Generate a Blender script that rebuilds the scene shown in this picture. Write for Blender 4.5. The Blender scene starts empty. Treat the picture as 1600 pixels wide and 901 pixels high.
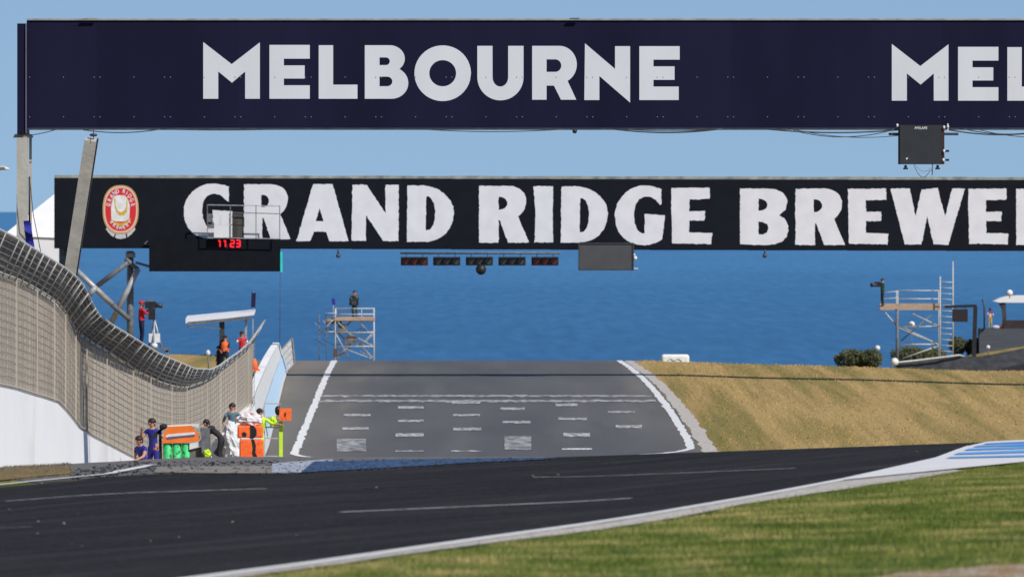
import bpy, bmesh, math, random
import numpy as np
from mathutils import Vector, Matrix, noise as mnoise
random.seed(7); rng = np.random.default_rng(7)
F = 16400.0; CZ = 12.0; HY = 325.0
scene = bpy.context.scene; col = scene.collection
def W(px, py, D): return Vector(((px-800)/F*D, D, CZ-(py-HY)/F*D))
def lerp(a, b, t): return a+(b-a)*t
def sstep(a, b, x):
    t = min(1, max(0, (x-a)/(b-a))); return t*t*(3-2*t)

# ------------------------------------------------------------ terrain
KN = [(-3000,1.9),(-300,1.9),(0,1.977),(60,2.685),(110,3.275),(145,3.69),(160,3.868),(167,3.965),(175,4.18),(200,4.81),(250,6.03),(315,7.60),
      (350,8.44),(372,8.93),(386,9.16),(396,9.19),(410,9.09),(554,8.10),(575,8.45),(600,9.1),(650,11),(800,17),(1500,60),(4000,110)]
def _tan():
    m = []
    for i in range(len(KN)):
        if i == 0: m.append((KN[1][1]-KN[0][1])/(KN[1][0]-KN[0][0])); continue
        if i == len(KN)-1: m.append((KN[-1][1]-KN[-2][1])/(KN[-1][0]-KN[-2][0])); continue
        h0 = KN[i][0]-KN[i-1][0]; h1 = KN[i+1][0]-KN[i][0]
        d0 = (KN[i][1]-KN[i-1][1])/h0; d1 = (KN[i+1][1]-KN[i][1])/h1
        m.append(0 if d0*d1 <= 0 else (h0+h1)*3/((2*h1+h0)/d0+(h1+2*h0)/d1))
    return m
KM = _tan()
def H(Y):
    Y = min(max(Y, -2999), 3999)
    i = 0
    while KN[i+1][0] < Y: i += 1
    x0, y0 = KN[i]; x1, y1 = KN[i+1]; h = x1-x0; t = (Y-x0)/h
    return (y0*(2*t**3-3*t**2+1)+KM[i]*h*(t**3-2*t*t+t)+y1*(3*t*t-2*t**3)+KM[i+1]*h*(t**3-t*t))
def softpos(x): return 0 if x < -0.6 else (x if x > 0.6 else (x+0.6)**2/2.4)
def gz(X, Y):
    z = -H(Y)
    z -= 0.053*min(softpos(-X-5), 12)*(1-sstep(270, 335, Y))*sstep(20, 90, Y)
    z += 0.035*min(softpos(X-1), 14)*(1-sstep(185, 280, Y))
    z -= 0.03*min(softpos(X-8), 17)*sstep(300, 400, Y)
    z += sstep(12.5, 18, -X)*sstep(225, 290, Y)*(2.0*(1-sstep(370, 440, Y))+.35*(1-sstep(560, 640, Y)))
    z += 3.2*math.exp(-((X-36)/14)**2-((Y-645)/22)**2)
    if X > 8 and Y > 380: z += 0.10*(mnoise.noise(Vector((X*.12, Y*.02, 3))))*sstep(8, 12, X)
    return CZ+z
def hit(px, py):
    """first ground point seen along the photo ray"""
    Y = 40.0; prev = None
    while Y < 640:
        v = W(px, py, Y); d = v.z-gz(v.x, v.y)
        if d <= 0: 
            a, b = Y-1, Y
            for _ in range(20):
                m = (a+b)/2; v = W(px, py, m)
                if v.z-gz(v.x, v.y) > 0: a = m
                else: b = m
            v = W(px, py, (a+b)/2); return (v.x, v.y)
        Y += 1
    v = W(px, py, 556); return (v.x, v.y)

def hitc(px, py):
    while True:
        p = hit(px, py)
        if p[1] <= 169: return p
        py += .4
# ------------------------------------------------------------ materials
def lin(r, g, b):
    f = lambda c: (c/255/12.92 if c/255 <= .04045 else ((c/255+.055)/1.055)**2.4)
    return (f(r), f(g), f(b))
MATS = {}
def mat(name, c1, c2=None, rough=.7, metal=0, scale=(1, 1, 1), nscale=4, detail=5, bump=0, bscale=None, spec=.4, lo=.35, hi=.65, c3=None, n3=.6, s3=(1, 1, 1), t3=(.5, .6), emit=None, estr=0, bdist=.05, fine=None, rot=0):
    if name in MATS: return MATS[name]
    m = bpy.data.materials.new(name); m.use_nodes = True; nt = m.node_tree; N = nt.nodes; L = nt.links
    b = N['Principled BSDF']; b.inputs['Roughness'].default_value = rough; b.inputs['Metallic'].default_value = metal
    b.inputs['Specular IOR Level'].default_value = spec
    tc = N.new('ShaderNodeTexCoord'); mp = N.new('ShaderNodeMapping'); mp.inputs['Scale'].default_value = scale
    def turn(q, sc):
        if rot: q.vector_type = 'TEXTURE'; q.inputs['Rotation'].default_value = (0, 0, rot); q.inputs['Scale'].default_value = tuple(1/a for a in sc)
    turn(mp, scale); L.new(tc.outputs['Object'], mp.inputs['Vector'])
    nz = N.new('ShaderNodeTexNoise'); nz.inputs['Scale'].default_value = nscale; nz.inputs['Detail'].default_value = detail
    L.new(mp.outputs['Vector'], nz.inputs['Vector'])
    c2 = c2 or tuple(min(1, x*.86) for x in c1)
    cr = N.new('ShaderNodeValToRGB'); cr.color_ramp.elements[0].position = lo; cr.color_ramp.elements[1].position = hi
    cr.color_ramp.elements[0].color = (*c1, 1); cr.color_ramp.elements[1].color = (*c2, 1)
    L.new(nz.outputs['Fac'], cr.inputs['Fac']); out = cr.outputs['Color']
    def mixin(out, c, ns, sc, th, det=6):
        mp3 = N.new('ShaderNodeMapping'); mp3.inputs['Scale'].default_value = sc; mp3.inputs['Location'].default_value = (3.1, 7.7, 1.3); turn(mp3, sc)
        L.new(tc.outputs['Object'], mp3.inputs['Vector'])
        n = N.new('ShaderNodeTexNoise'); n.inputs['Scale'].default_value = ns; n.inputs['Detail'].default_value = det
        L.new(mp3.outputs['Vector'], n.inputs['Vector'])
        r = N.new('ShaderNodeMapRange'); r.inputs[1].default_value = th[0]; r.inputs[2].default_value = th[1]
        L.new(n.outputs['Fac'], r.inputs[0])
        mx = N.new('ShaderNodeMix'); mx.data_type = 'RGBA'
        L.new(r.outputs[0], mx.inputs[0]); L.new(out, mx.inputs[6]); mx.inputs[7].default_value = (*c, 1)
        return mx.outputs[2]
    if c3: out = mixin(out, c3, n3, s3, t3)
    if fine: out = mixin(out, *fine)
    L.new(out, b.inputs['Base Color'])
    if bump:
        nb = N.new('ShaderNodeTexNoise'); nb.inputs['Scale'].default_value = bscale or nscale*3; nb.inputs['Detail'].default_value = 6
        L.new(mp.outputs['Vector'], nb.inputs['Vector'])
        bp = N.new('ShaderNodeBump'); bp.inputs['Strength'].default_value = bump; bp.inputs['Distance'].default_value = bdist
        L.new(nb.outputs['Fac'], bp.inputs['Height']); L.new(bp.outputs['Normal'], b.inputs['Normal'])
    if emit:
        b.inputs['Emission Color'].default_value = (*emit, 1); b.inputs['Emission Strength'].default_value = estr
    MATS[name] = m; return m

def worn(name, paint, under, nscale, th, scale=(1, 1, 1), rough=.7):
    return mat(name, paint, tuple(x*.9 for x in paint), rough=rough, c3=under, n3=nscale, s3=scale, t3=th)

M_black_sign = mat('charcoal_banner', (.0085, .0105, .0165), (.007, .0085, .0135), rough=.8, nscale=1.2, spec=.1)
M_navy = mat('navy_sheet', (.0075, .0075, .025), (.0095, .0095, .032), rough=.75, nscale=.7, scale=(1, 1, .2), spec=.1)
M_navy2 = mat('navy_sheet_faded', (.0085, .0085, .028), (.0105, .0105, .035), rough=.75, nscale=.7, scale=(1, 1, .2), spec=.1)
M_letter = mat('white_vinyl', (.62, .635, .65), (.57, .585, .605), rough=.5, nscale=.8, scale=(1, 1, .3))
M_letter2 = mat('white_print', (.68, .68, .71), (.62, .62, .655), rough=.5, nscale=1.5)
M_steel = mat('galvanised_steel', (.42, .43, .44), (.30, .31, .32), rough=.5, metal=.3, nscale=5)
M_dsteel = mat('dark_steel', (.05, .055, .065), (.03, .033, .04), rough=.5, nscale=5)
M_msteel = mat('weathered_steel', (.16, .17, .18), (.09, .10, .11), rough=.6, nscale=5)
M_conc = mat('cream_concrete', (.44, .42, .37), (.36, .345, .31), rough=.85, nscale=3, bump=.2)
M_concL = mat('sunbleached_cap', (.38, .35, .28), (.24, .22, .18), rough=.9, nscale=4)
M_wallw = mat('white_painted_wall', (.88, .875, .87), (.83, .825, .82), rough=.7, nscale=.5, scale=(1, .3, .5), bump=.03,
              c3=(.60, .56, .50), n3=.5, s3=(1, .25, .6), t3=(.56, .8))
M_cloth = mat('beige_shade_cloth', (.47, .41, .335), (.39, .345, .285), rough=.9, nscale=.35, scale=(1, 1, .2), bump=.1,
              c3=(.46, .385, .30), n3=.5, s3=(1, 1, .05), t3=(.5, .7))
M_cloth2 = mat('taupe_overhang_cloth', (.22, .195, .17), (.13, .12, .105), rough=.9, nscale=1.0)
M_wire = mat('mesh_wire', (.31, .28, .235), (.24, .215, .18), rough=.6, nscale=6)
M_wireL = mat('bright_wire', (.50, .50, .48), (.36, .36, .35), rough=.5, nscale=6)
M_black = mat('black_plastic', (.012, .012, .014), (.02, .02, .022), rough=.5, nscale=6)
M_screen = mat('grey_screen', (.055, .057, .06), (.065, .066, .07), rough=.6, nscale=2)
M_white = mat('white_plastic', (.74, .74, .72), (.60, .60, .58), rough=.5, nscale=3)
M_orange = mat('orange_panel', (.85, .20, .03), (.75, .16, .02), rough=.5, nscale=3)
M_fluoro = mat('fluorescent_orange', (.95, .10, .02), (.9, .20, .04), rough=.7, nscale=7, c3=(.45, .04, .01), n3=13, t3=(.60, .68))
M_green = mat('bright_green_plastic', (.06, .66, .22), (.04, .50, .15), rough=.55, nscale=7, c3=(.01, .16, .04), n3=9, t3=(.55, .62))
M_yellow = mat('fluorescent_yellow', (.62, .85, .03), (.5, .75, .03), rough=.7, nscale=6)
M_blue = mat('royal_blue_cloth', (.015, .015, .30), (.02, .03, .22), rough=.7, nscale=5)
M_navyc = mat('dark_navy_cloth', (.006, .006, .05), (.005, .005, .03), rough=.8, nscale=5)
M_red = mat('red_cloth', (.55, .015, .025), (.45, .01, .02), rough=.7, nscale=5)
M_skin = mat('skin', (.50, .25, .17), (.44, .21, .14), rough=.6, nscale=5)
M_hair = mat('dark_hair', (.02, .013, .01), (.03, .02, .015), rough=.6, nscale=20)
M_darkc = mat('black_cloth', (.012, .012, .015), (.02, .02, .025), rough=.8, nscale=6)
M_greenc = mat('dark_green_cloth', (.008, .05, .028), (.006, .035, .02), rough=.8, nscale=6)
M_teal = mat('grey_teal_cloth', (.10, .19, .24), (.07, .14, .18), rough=.8, nscale=6)
M_whitec = mat('white_cloth', (.7, .7, .7), (.6, .6, .6), rough=.8, nscale=6)
M_tan = mat('timber_board', (.42, .31, .22), (.33, .25, .19), rough=.8, nscale=5)
M_pale = mat('pale_blue_print', (.50, .66, .80), (.42, .60, .76), rough=.6, nscale=2)
M_bird = mat('grey_print', (.12, .22, .35), (.10, .18, .3), rough=.6, nscale=2)
M_cyan = mat('turquoise_tape', (.03, .65, .55), (.03, .6, .5), rough=.5, nscale=2)
M_gold = mat('gold_print', (.50, .36, .14), (.42, .30, .12), rough=.6, nscale=9)
M_ored = mat('crest_red', (.62, .02, .03), (.55, .015, .02), rough=.6, nscale=9)
M_pink = mat('crest_rim', (.72, .42, .36), (.75, .5, .42), rough=.6, nscale=9)
M_yel = mat('crest_yellow', (.60, .42, .04), (.5, .33, .03), rough=.6, nscale=9)
M_redoff = mat('red_lamp_lens', (.16, .02, .012), (.10, .015, .01), rough=.3, nscale=9)
M_greyoff = mat('unlit_lamp_lens', (.045, .05, .045), (.06, .065, .06), rough=.3, nscale=9)
M_led = mat('red_led', (.6, .01, .02), rough=.5, emit=(1, .02, .04), estr=.9)
M_roofw = mat('white_fabric_roof', (.72, .72, .74), (.68, .68, .70), rough=.6, nscale=1)

# ground materials
def edge_bias(N, L, tc, fac):
    # the strip along the paving is worn and dry, the turf farther in is lush
    sp = N.new('ShaderNodeSeparateXYZ'); L.new(tc.outputs['Object'], sp.inputs[0])
    a = N.new('ShaderNodeMath'); a.operation = 'MULTIPLY_ADD'; L.new(sp.outputs['Y'], a.inputs[0]); a.inputs[1].default_value = -.112; a.inputs[2].default_value = 11.6
    c = N.new('ShaderNodeMath'); c.operation = 'ADD'; L.new(sp.outputs['X'], c.inputs[0]); L.new(a.outputs[0], c.inputs[1])
    r = N.new('ShaderNodeMapRange'); r.inputs[1].default_value = -.3; r.inputs[2].default_value = 2.2; r.inputs[3].default_value = .10; r.inputs[4].default_value = -.045; L.new(c.outputs[0], r.inputs[0])
    m = N.new('ShaderNodeMath'); m.operation = 'ADD'; L.new(fac, m.inputs[0]); L.new(r.outputs[0], m.inputs[1]); return m.outputs[0]
def ground_mat():
    m = bpy.data.materials.new('grass_ground'); m.use_nodes = True; nt = m.node_tree; N = nt.nodes; L = nt.links
    b = N['Principled BSDF']; b.inputs['Roughness'].default_value = .95; b.inputs['Specular IOR Level'].default_value = .1
    tc = N.new('ShaderNodeTexCoord')
    def nz(scale, ns, det=5, loc=(0, 0, 0), rough=.55):
        mp = N.new('ShaderNodeMapping'); mp.inputs['Scale'].default_value = scale; mp.inputs['Location'].default_value = loc
        L.new(tc.outputs['Object'], mp.inputs['Vector'])
        n = N.new('ShaderNodeTexNoise'); n.inputs['Scale'].default_value = ns; n.inputs['Detail'].default_value = det; n.inputs['Roughness'].default_value = rough
        L.new(mp.outputs['Vector'], n.inputs['Vector']); return n.outputs['Fac']
    def ramp(f, stops):
        r = N.new('ShaderNodeValToRGB'); e = r.color_ramp.elements
        e[0].position, e[0].color = stops[0][0], (*stops[0][1], 1); e[1].position, e[1].color = stops[-1][0], (*stops[-1][1], 1)
        for p, c in stops[1:-1]:
            q = e.new(p); q.color = (*c, 1)
        L.new(f, r.inputs['Fac']); return r.outputs['Color']
    def mix(f, a, c):
        x = N.new('ShaderNodeMix'); x.data_type = 'RGBA'; L.new(f, x.inputs[0]); L.new(a, x.inputs[6]); L.new(c, x.inputs[7]); return x.outputs[2]
    def rng_(f, a, c, lo=0, hi=1):
        r = N.new('ShaderNodeMapRange'); r.inputs[1].default_value = a; r.inputs[2].default_value = c; r.inputs[3].default_value = lo; r.inputs[4].default_value = hi
        L.new(f, r.inputs[0]); return r.outputs[0]
    sep = N.new('ShaderNodeSeparateXYZ'); L.new(tc.outputs['Object'], sep.inputs[0])
    dry = ramp(nz((1, .013, 1), .62, 5), [(.30, (.17, .15, .045)), (.42, (.26, .195, .068)), (.50, (.34, .235, .09)), (.58, (.40, .275, .11)), (.68, (.28, .205, .07))])
    green = ramp(edge_bias(N, L, tc, nz((1, .6, 1), 1.1, 4)), [(.34, (.045, .080, .010)), (.48, (.085, .12, .018)), (.58, (.16, .165, .045)), (.68, (.27, .215, .085))])
    far = mix(rng_(sep.outputs['Y'], 165, 185), green, dry)
    fine = ramp(nz((1, .35, 1), 9, 4, (1, 2, 0)), [(.3, (.55, .55, .55)), (.7, (1.25, 1.25, 1.25))])
    mu = N.new('ShaderNodeMix'); mu.data_type = 'RGBA'; mu.blend_type = 'MULTIPLY'; mu.inputs[0].default_value = .45
    L.new(far, mu.inputs[6]); L.new(fine, mu.inputs[7])
    L.new(mu.outputs[2], b.inputs['Base Color'])
    bp = N.new('ShaderNodeBump'); bp.inputs['Strength'].default_value = .5; bp.inputs['Distance'].default_value = .06
    L.new(nz((1, .5, 1), 5, 5), bp.inputs['Height']); L.new(bp.outputs['Normal'], b.inputs['Normal'])
    return m
M_ground = ground_mat()
M_track = mat('new_black_asphalt', (.0145, .0132, .0135), (.021, .0192, .0192), rough=.85, nscale=.9, scale=(.9, .06, 1), detail=9, spec=.08, rot=-.21, bump=.35, bscale=60, bdist=.01,
              c3=(.038, .035, .035), n3=1.6, s3=(1.5, .05, 1), t3=(.48, .75), fine=((.06, .057, .056), 14, (1, .45, 1), (.57, .72), 6))
M_track.node_tree.nodes['Principled BSDF'].inputs['Roughness'].default_value = .9

def road_mat():
    m = mat('old_grey_asphalt', (.122, .118, .115), (.152, .145, .137), rough=.9, nscale=.5, scale=(.6, .05, 1), detail=7, spec=.1,
            c3=(.18, .166, .15), n3=.5, s3=(1, .03, 1), t3=(.52, .75))
    nt = m.node_tree; N = nt.nodes; L = nt.links; b = N['Principled BSDF']
    src = b.inputs['Base Color'].links[0].from_socket
    tc = N.new('ShaderNodeTexCoord'); sep = N.new('ShaderNodeSeparateXYZ'); L.new(tc.outputs['Object'], sep.inputs[0])
    a = N.new('ShaderNodeMath'); a.operation = 'MULTIPLY_ADD'; L.new(sep.outputs['Y'], a.inputs[0]); a.inputs[1].default_value = .0077; a.inputs[2].default_value = 0
    c = N.new('ShaderNodeMath'); c.operation = 'ADD'; L.new(sep.outputs['X'], c.inputs[0]); L.new(a.outputs[0], c.inputs[1])   # X + .0077 Y ; centre ~ 2.4
    d = N.new('ShaderNodeMath'); d.operation = 'SUBTRACT'; L.new(c.outputs[0], d.inputs[0]); d.inputs[1].default_value = 3.0
    e = N.new('ShaderNodeMath'); e.operation = 'ABSOLUTE'; L.new(d.outputs[0], e.inputs[0])
    r = N.new('ShaderNodeMapRange'); r.inputs[1].default_value = 4.0; r.inputs[2].default_value = 10.5; r.interpolation_type = 'SMOOTHSTEP'; L.new(e.outputs[0], r.inputs[0])
    mx = N.new('ShaderNodeMix'); mx.data_type = 'RGBA'; mx.blend_type = 'MULTIPLY'; mx.inputs[0].default_value = 1
    rr = N.new('ShaderNodeValToRGB'); rr.color_ramp.elements[0].color = (.72, .76, .84, 1); rr.color_ramp.elements[1].color = (1.22, 1.17, 1.08, 1)
    L.new(r.outputs[0], rr.inputs['Fac']); L.new(src, mx.inputs[6]); L.new(rr.outputs['Color'], mx.inputs[7]); L.new(mx.outputs[2], b.inputs['Base Color'])
    return m
M_road = road_mat()
M_line = worn('white_road_paint', (.74, .73, .71), (.30, .29, .28), 9, (.62, .75), (1, .3, 1))
M_lineW = worn('worn_grid_paint', (.52, .52, .51), (.15, .147, .143), 4, (.42, .62), (1.2, .22, 1))
M_lineT = worn('faded_thin_paint', (.66, .66, .63), (.10, .10, .10), 5, (.52, .72), (1.2, .4, 1))
M_shoulder = worn('pale_gravel_shoulder', (.54, .49, .43), (.34, .31, .27), 12, (.5, .62), (1, .3, 1))
M_gravel = mat('tan_gravel', (.26, .225, .185), (.19, .17, .145), rough=.95, nscale=14, scale=(1, .3, 1), c3=(.09, .085, .08), n3=20, t3=(.58, .64), s3=(1, .3, 1))
M_oldgrey = mat('grey_runoff_asphalt', (.14, .13, .12), (.10, .095, .09), rough=.95, nscale=6, scale=(1, .3, 1), c3=(.22, .2, .18), n3=8, t3=(.6, .7), s3=(1, .3, 1))
M_bluep = worn('blue_runoff_paint', (.035, .095, .22), (.025, .03, .045), 9, (.46, .58), (1, .25, 1))
M_whitep = worn('white_runoff_paint', (.42, .45, .50), (.10, .13, .18), 9, (.5, .62), (1, .25, 1))
M_kerbw = mat('white_kerb_paint', (.74, .72, .71), (.68, .66, .65), rough=.6, nscale=3, c3=(.4, .38, .36), n3=14, t3=(.66, .72))
M_kerbb = mat('blue_kerb_paint', (.12, .38, .78), (.10, .33, .72), rough=.6, nscale=3)
M_soil = mat('bare_orange_soil', (.30, .15, .06), (.40, .34, .29), rough=.95, nscale=3.5, scale=(1, .4, 1))
M_dryg = mat('brown_dry_verge', (.20, .13, .045), (.11, .09, .03), rough=.95, nscale=3, scale=(1, .3, 1), c3=(.28, .19, .08), n3=5, t3=(.5, .7), s3=(1, .3, 1))

# ------------------------------------------------------------ mesh helpers
def tag(o, label=None, cat=None, group=None, kind=None):
    if label: o['label'] = label
    if cat: o['category'] = cat
    if group: o['group'] = group
    if kind: o['kind'] = kind
    return o
def empty(name, loc, label=None, cat=None, group=None):
    o = bpy.data.objects.new(name, None); col.objects.link(o); o.location = loc; o.empty_display_size = .3
    return tag(o, label, cat, group)
def link(name, me, m, parent=None):
    o = bpy.data.objects.new(name, me); col.objects.link(o)
    if m is not None and not me.materials: me.materials.append(m)
    if parent:
        o.parent = parent
        wl = Vector((0, 0, 0)); p = parent
        while p: wl += p.location; p = p.parent
        me.transform(Matrix.Translation(-wl))      # shapes are given in world coordinates
    return o
class MB:
    def __init__(s): s.v = []; s.f = []; s.mi = []; s.sm = []; s.cur = 0
    def face(s, pts, smooth=False):
        n = len(s.v); s.v += [tuple(p) for p in pts]; s.f.append(tuple(range(n, n+len(pts)))); s.mi.append(s.cur); s.sm.append(smooth)
    def box(s, c, d, rot=None):
        c = Vector(c); n = len(s.v)
        for x in (-.5, .5):
            for y in (-.5, .5):
                for z in (-.5, .5):
                    p = Vector((x*d[0], y*d[1], z*d[2]))
                    if rot: p = rot @ p
                    s.v.append(tuple(c+p))
        for q in ((0, 1, 3, 2), (4, 6, 7, 5), (0, 4, 5, 1), (2, 3, 7, 6), (0, 2, 6, 4), (1, 5, 7, 3)):
            s.f.append(tuple(n+i for i in q)); s.mi.append(s.cur); s.sm.append(False)
        return s
    def bar(s, a, b, w, h=None, up=Vector((0, 0, 1))):
        a = Vector(a); b = Vector(b); h = h or w; d = b-a
        if d.length < 1e-6: return s
        z = d.normalized(); 
        if abs(z.dot(up)) > .95: up = Vector((0, 1, 0))
        x = z.cross(up).normalized(); y = x.cross(z)
        R = Matrix((x, y, z)).transposed()
        return s.box((a+b)/2, (w, h, d.length), R)
    def tube(s, pts, r, seg=8, cap=True):
        pts = [Vector(p) for p in pts]; rs = r if isinstance(r, (list, tuple)) else [r]*len(pts)
        n0 = len(s.v); ref = None
        for i, p in enumerate(pts):
            t = (pts[min(i+1, len(pts)-1)]-pts[max(i-1, 0)]).normalized()
            if ref is None:
                ref = Vector((0, 0, 1)) if abs(t.z) < .9 else Vector((1, 0, 0))
            x = t.cross(ref).normalized(); y = t.cross(x)
            for k in range(seg):
                a = 2*math.pi*k/seg; s.v.append(tuple(p+x*math.cos(a)*rs[i]+y*math.sin(a)*rs[i]))
        for i in range(len(pts)-1):
            for k in range(seg):
                a = n0+i*seg+k; b = n0+i*seg+(k+1) % seg
                s.f.append((a, b, b+seg, a+seg)); s.mi.append(s.cur); s.sm.append(True)
        if cap:
            s.f.append(tuple(n0+k for k in range(seg))[::-1]); s.mi.append(s.cur); s.sm.append(False)
            s.f.append(tuple(n0+(len(pts)-1)*seg+k for k in range(seg))); s.mi.append(s.cur); s.sm.append(False)
        return s
    def ball(s, c, r, sz=(1, 1, 1), seg=14, rings=9, z0=-1):
        c = Vector(c); n0 = len(s.v)
        for i in range(rings+1):
            th = math.pi*i/rings
            for k in range(seg):
                a = 2*math.pi*k/seg
                s.v.append((c.x+r*sz[0]*math.sin(th)*math.cos(a), c.y+r*sz[1]*math.sin(th)*math.sin(a), c.z+r*sz[2]*max(z0, math.cos(th))))
        for i in range(rings):
            for k in range(seg):
                a = n0+i*seg+k; b = n0+i*seg+(k+1) % seg
                s.f.append((a, a+seg, b+seg, b)); s.mi.append(s.cur); s.sm.append(True)
        return s
    def mesh(s, name):
        me = bpy.data.meshes.new(name); me.from_pydata(s.v, [], s.f)
        me.polygons.foreach_set('material_index', s.mi); me.polygons.foreach_set('use_smooth', s.sm)
        me.update(); return me
    def build(s, name, m, parent=None, mats=None, fix=True):
        me = s.mesh(name)
        for q in (mats or []): me.materials.append(q)
        if fix:
            bm = bmesh.new(); bm.from_mesh(me); bmesh.ops.remove_doubles(bm, verts=bm.verts, dist=1e-5)
            bmesh.ops.recalc_face_normals(bm, faces=bm.faces); bm.to_mesh(me); bm.free()
        return link(name, me, m, parent)

def resample(pts, n):
    ps = [Vector((*p, 0)) if len(p) == 2 else Vector(p) for p in pts]
    L = [0]
    for a, b in zip(ps, ps[1:]): L.append(L[-1]+(b-a).length)
    out = []
    for i in range(n+1):
        s = L[-1]*i/n; j = 0
        while j < len(L)-2 and L[j+1] < s: j += 1
        t = (s-L[j])/max(1e-9, L[j+1]-L[j]); out.append(ps[j].lerp(ps[j+1], min(1, t)))
    return out
def strip(name, A, B, m, off, n=80, k=6, wob=0, kind='structure', parent=None, label=None, cat=None, group=None):
    """sheet between two plan curves, draped on the terrain"""
    a = resample(A, n); b = resample(B, n); mb = MB(); V = []
    for i in range(n+1):
        row = []
        for j in range(k+1):
            p = a[i].lerp(b[i], j/k)
            if wob and j in (0, k):
                d = (b[i]-a[i]).normalized(); p = p + d*wob*(mnoise.noise(Vector((p.x*3+j*9, p.y*.35, off*99)))*1.0+mnoise.noise(Vector((p.x*9+j*9, p.y*1.3, 5)))*.6)
            row.append((p.x, p.y, gz(p.x, p.y)+off))
        V.append(row)
    flat = [p for r in V for p in r]; w = k+1
    mb.v = flat; mb.f = [(i*w+j, i*w+j+1, (i+1)*w+j+1, (i+1)*w+j) for i in range(n) for j in range(k)]
    mb.mi = [0]*len(mb.f); mb.sm = [True]*len(mb.f)
    o = mb.build(name, m, parent)
    me = o.data
    if me.polygons[0].normal.z < 0: me.flip_normals()
    if kind: o['kind'] = kind
    return tag(o, label, cat, group)
def seg_line(name, pts, w, m, off, n=60, wob=0, **kw):
    """painted line of plan width w along plan points"""
    ps = resample(pts, n); A = []; B = []
    for i, p in enumerate(ps):
        t = (ps[min(i+1, n)]-ps[max(i-1, 0)]); t.z = 0; t.normalize(); nrm = Vector((t.y, -t.x, 0))
        A.append(p-nrm*w/2); B.append(p+nrm*w/2)
    return strip(name, [(p.x, p.y) for p in A], [(p.x, p.y) for p in B], m, off, n=n, k=1, wob=wob, **kw)

# ------------------------------------------------------------ ground and sea
def axis(dense, lo, hi, g=1.25):
    a = list(dense); st = dense[1]-dense[0]
    while a[-1] < hi: st *= g; a.append(a[-1]+st)
    st = dense[1]-dense[0]
    while a[0] > lo: st *= g; a.insert(0, a[0]-st)
    return a
xs = axis([-30+i*1.0 for i in range(71)], -900, 900)
ys = axis([20+i*3.0 for i in range(230)], -700, 2400, 1.2)
mb = MB()
mb.v = [(x, y, gz(x, y)) for y in ys for x in xs]; w = len(xs)
mb.f = [(j*w+i, j*w+i+1, (j+1)*w+i+1, (j+1)*w+i) for j in range(len(ys)-1) for i in range(w-1)]
mb.mi = [0]*len(mb.f); mb.sm = [True]*len(mb.f)
tag(mb.build('ground', M_ground, fix=False), kind='structure')

def sea_mat():
    m = bpy.data.materials.new('sea_water'); m.use_nodes = True; nt = m.node_tree; N = nt.nodes; L = nt.links
    b = N['Principled BSDF']; b.inputs['Roughness'].default_value = .55; b.inputs['Specular IOR Level'].default_value = .12
    tc = N.new('ShaderNodeTexCoord')
    def nz(scale, ns, det):
        mp = N.new('ShaderNodeMapping'); mp.inputs['Scale'].default_value = scale; L.new(tc.outputs['Object'], mp.inputs['Vector'])
        n = N.new('ShaderNodeTexNoise'); n.inputs['Scale'].default_value = ns; n.inputs['Detail'].default_value = det; n.inputs['Roughness'].default_value = .6
        L.new(mp.outputs['Vector'], n.inputs['Vector']); return n.outputs['Fac']
    r = N.new('ShaderNodeValToRGB'); e = r.color_ramp.elements
    e[0].position = .3; e[0].color = (.026, .118, .258, 1); e[1].position = .72; e[1].color = (.044, .165, .335, 1)
    L.new(nz((.16, .0065, 1), 1.0, 8), r.inputs['Fac']); 
    r2 = N.new('ShaderNodeValToRGB'); r2.color_ramp.elements[0].color = (.9, .92, .94, 1); r2.color_ramp.elements[1].color = (1.12, 1.08, 1.05, 1)
    r2.color_ramp.elements[0].position = .3; r2.color_ramp.elements[1].position = .7
    L.new(nz((.004, .0006, 1), 1.0, 3), r2.inputs['Fac'])
    mx = N.new('ShaderNodeMix'); mx.data_type = 'RGBA'; mx.blend_type = 'MULTIPLY'; mx.inputs[0].default_value = 1
    L.new(r.outputs['Color'], mx.inputs[6]); L.new(r2.outputs['Color'], mx.inputs[7])
    # base colour is darker near the shore and lightens farther out
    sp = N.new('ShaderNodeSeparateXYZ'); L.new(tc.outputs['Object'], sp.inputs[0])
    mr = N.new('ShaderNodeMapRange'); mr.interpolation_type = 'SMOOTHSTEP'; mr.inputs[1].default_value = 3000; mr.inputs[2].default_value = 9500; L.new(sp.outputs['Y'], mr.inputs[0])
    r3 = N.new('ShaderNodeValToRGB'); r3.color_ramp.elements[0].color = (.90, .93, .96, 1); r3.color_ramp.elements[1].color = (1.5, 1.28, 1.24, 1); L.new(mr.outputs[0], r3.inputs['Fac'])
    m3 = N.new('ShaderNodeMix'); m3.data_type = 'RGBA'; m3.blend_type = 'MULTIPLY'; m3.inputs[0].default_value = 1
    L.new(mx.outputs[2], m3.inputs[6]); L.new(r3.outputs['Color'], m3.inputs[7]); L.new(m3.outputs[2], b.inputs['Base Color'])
    return m
mb = MB(); S = 90000
mb.v = [(-S, -2000, CZ-48), (S, -2000, CZ-48), (S, S*1.4, CZ-48), (-S, S*1.4, CZ-48)]; mb.f = [(0, 1, 2, 3)]; mb.mi = [0]; mb.sm = [False]
tag(mb.build('sea', sea_mat(), fix=False), kind='structure')

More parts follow.
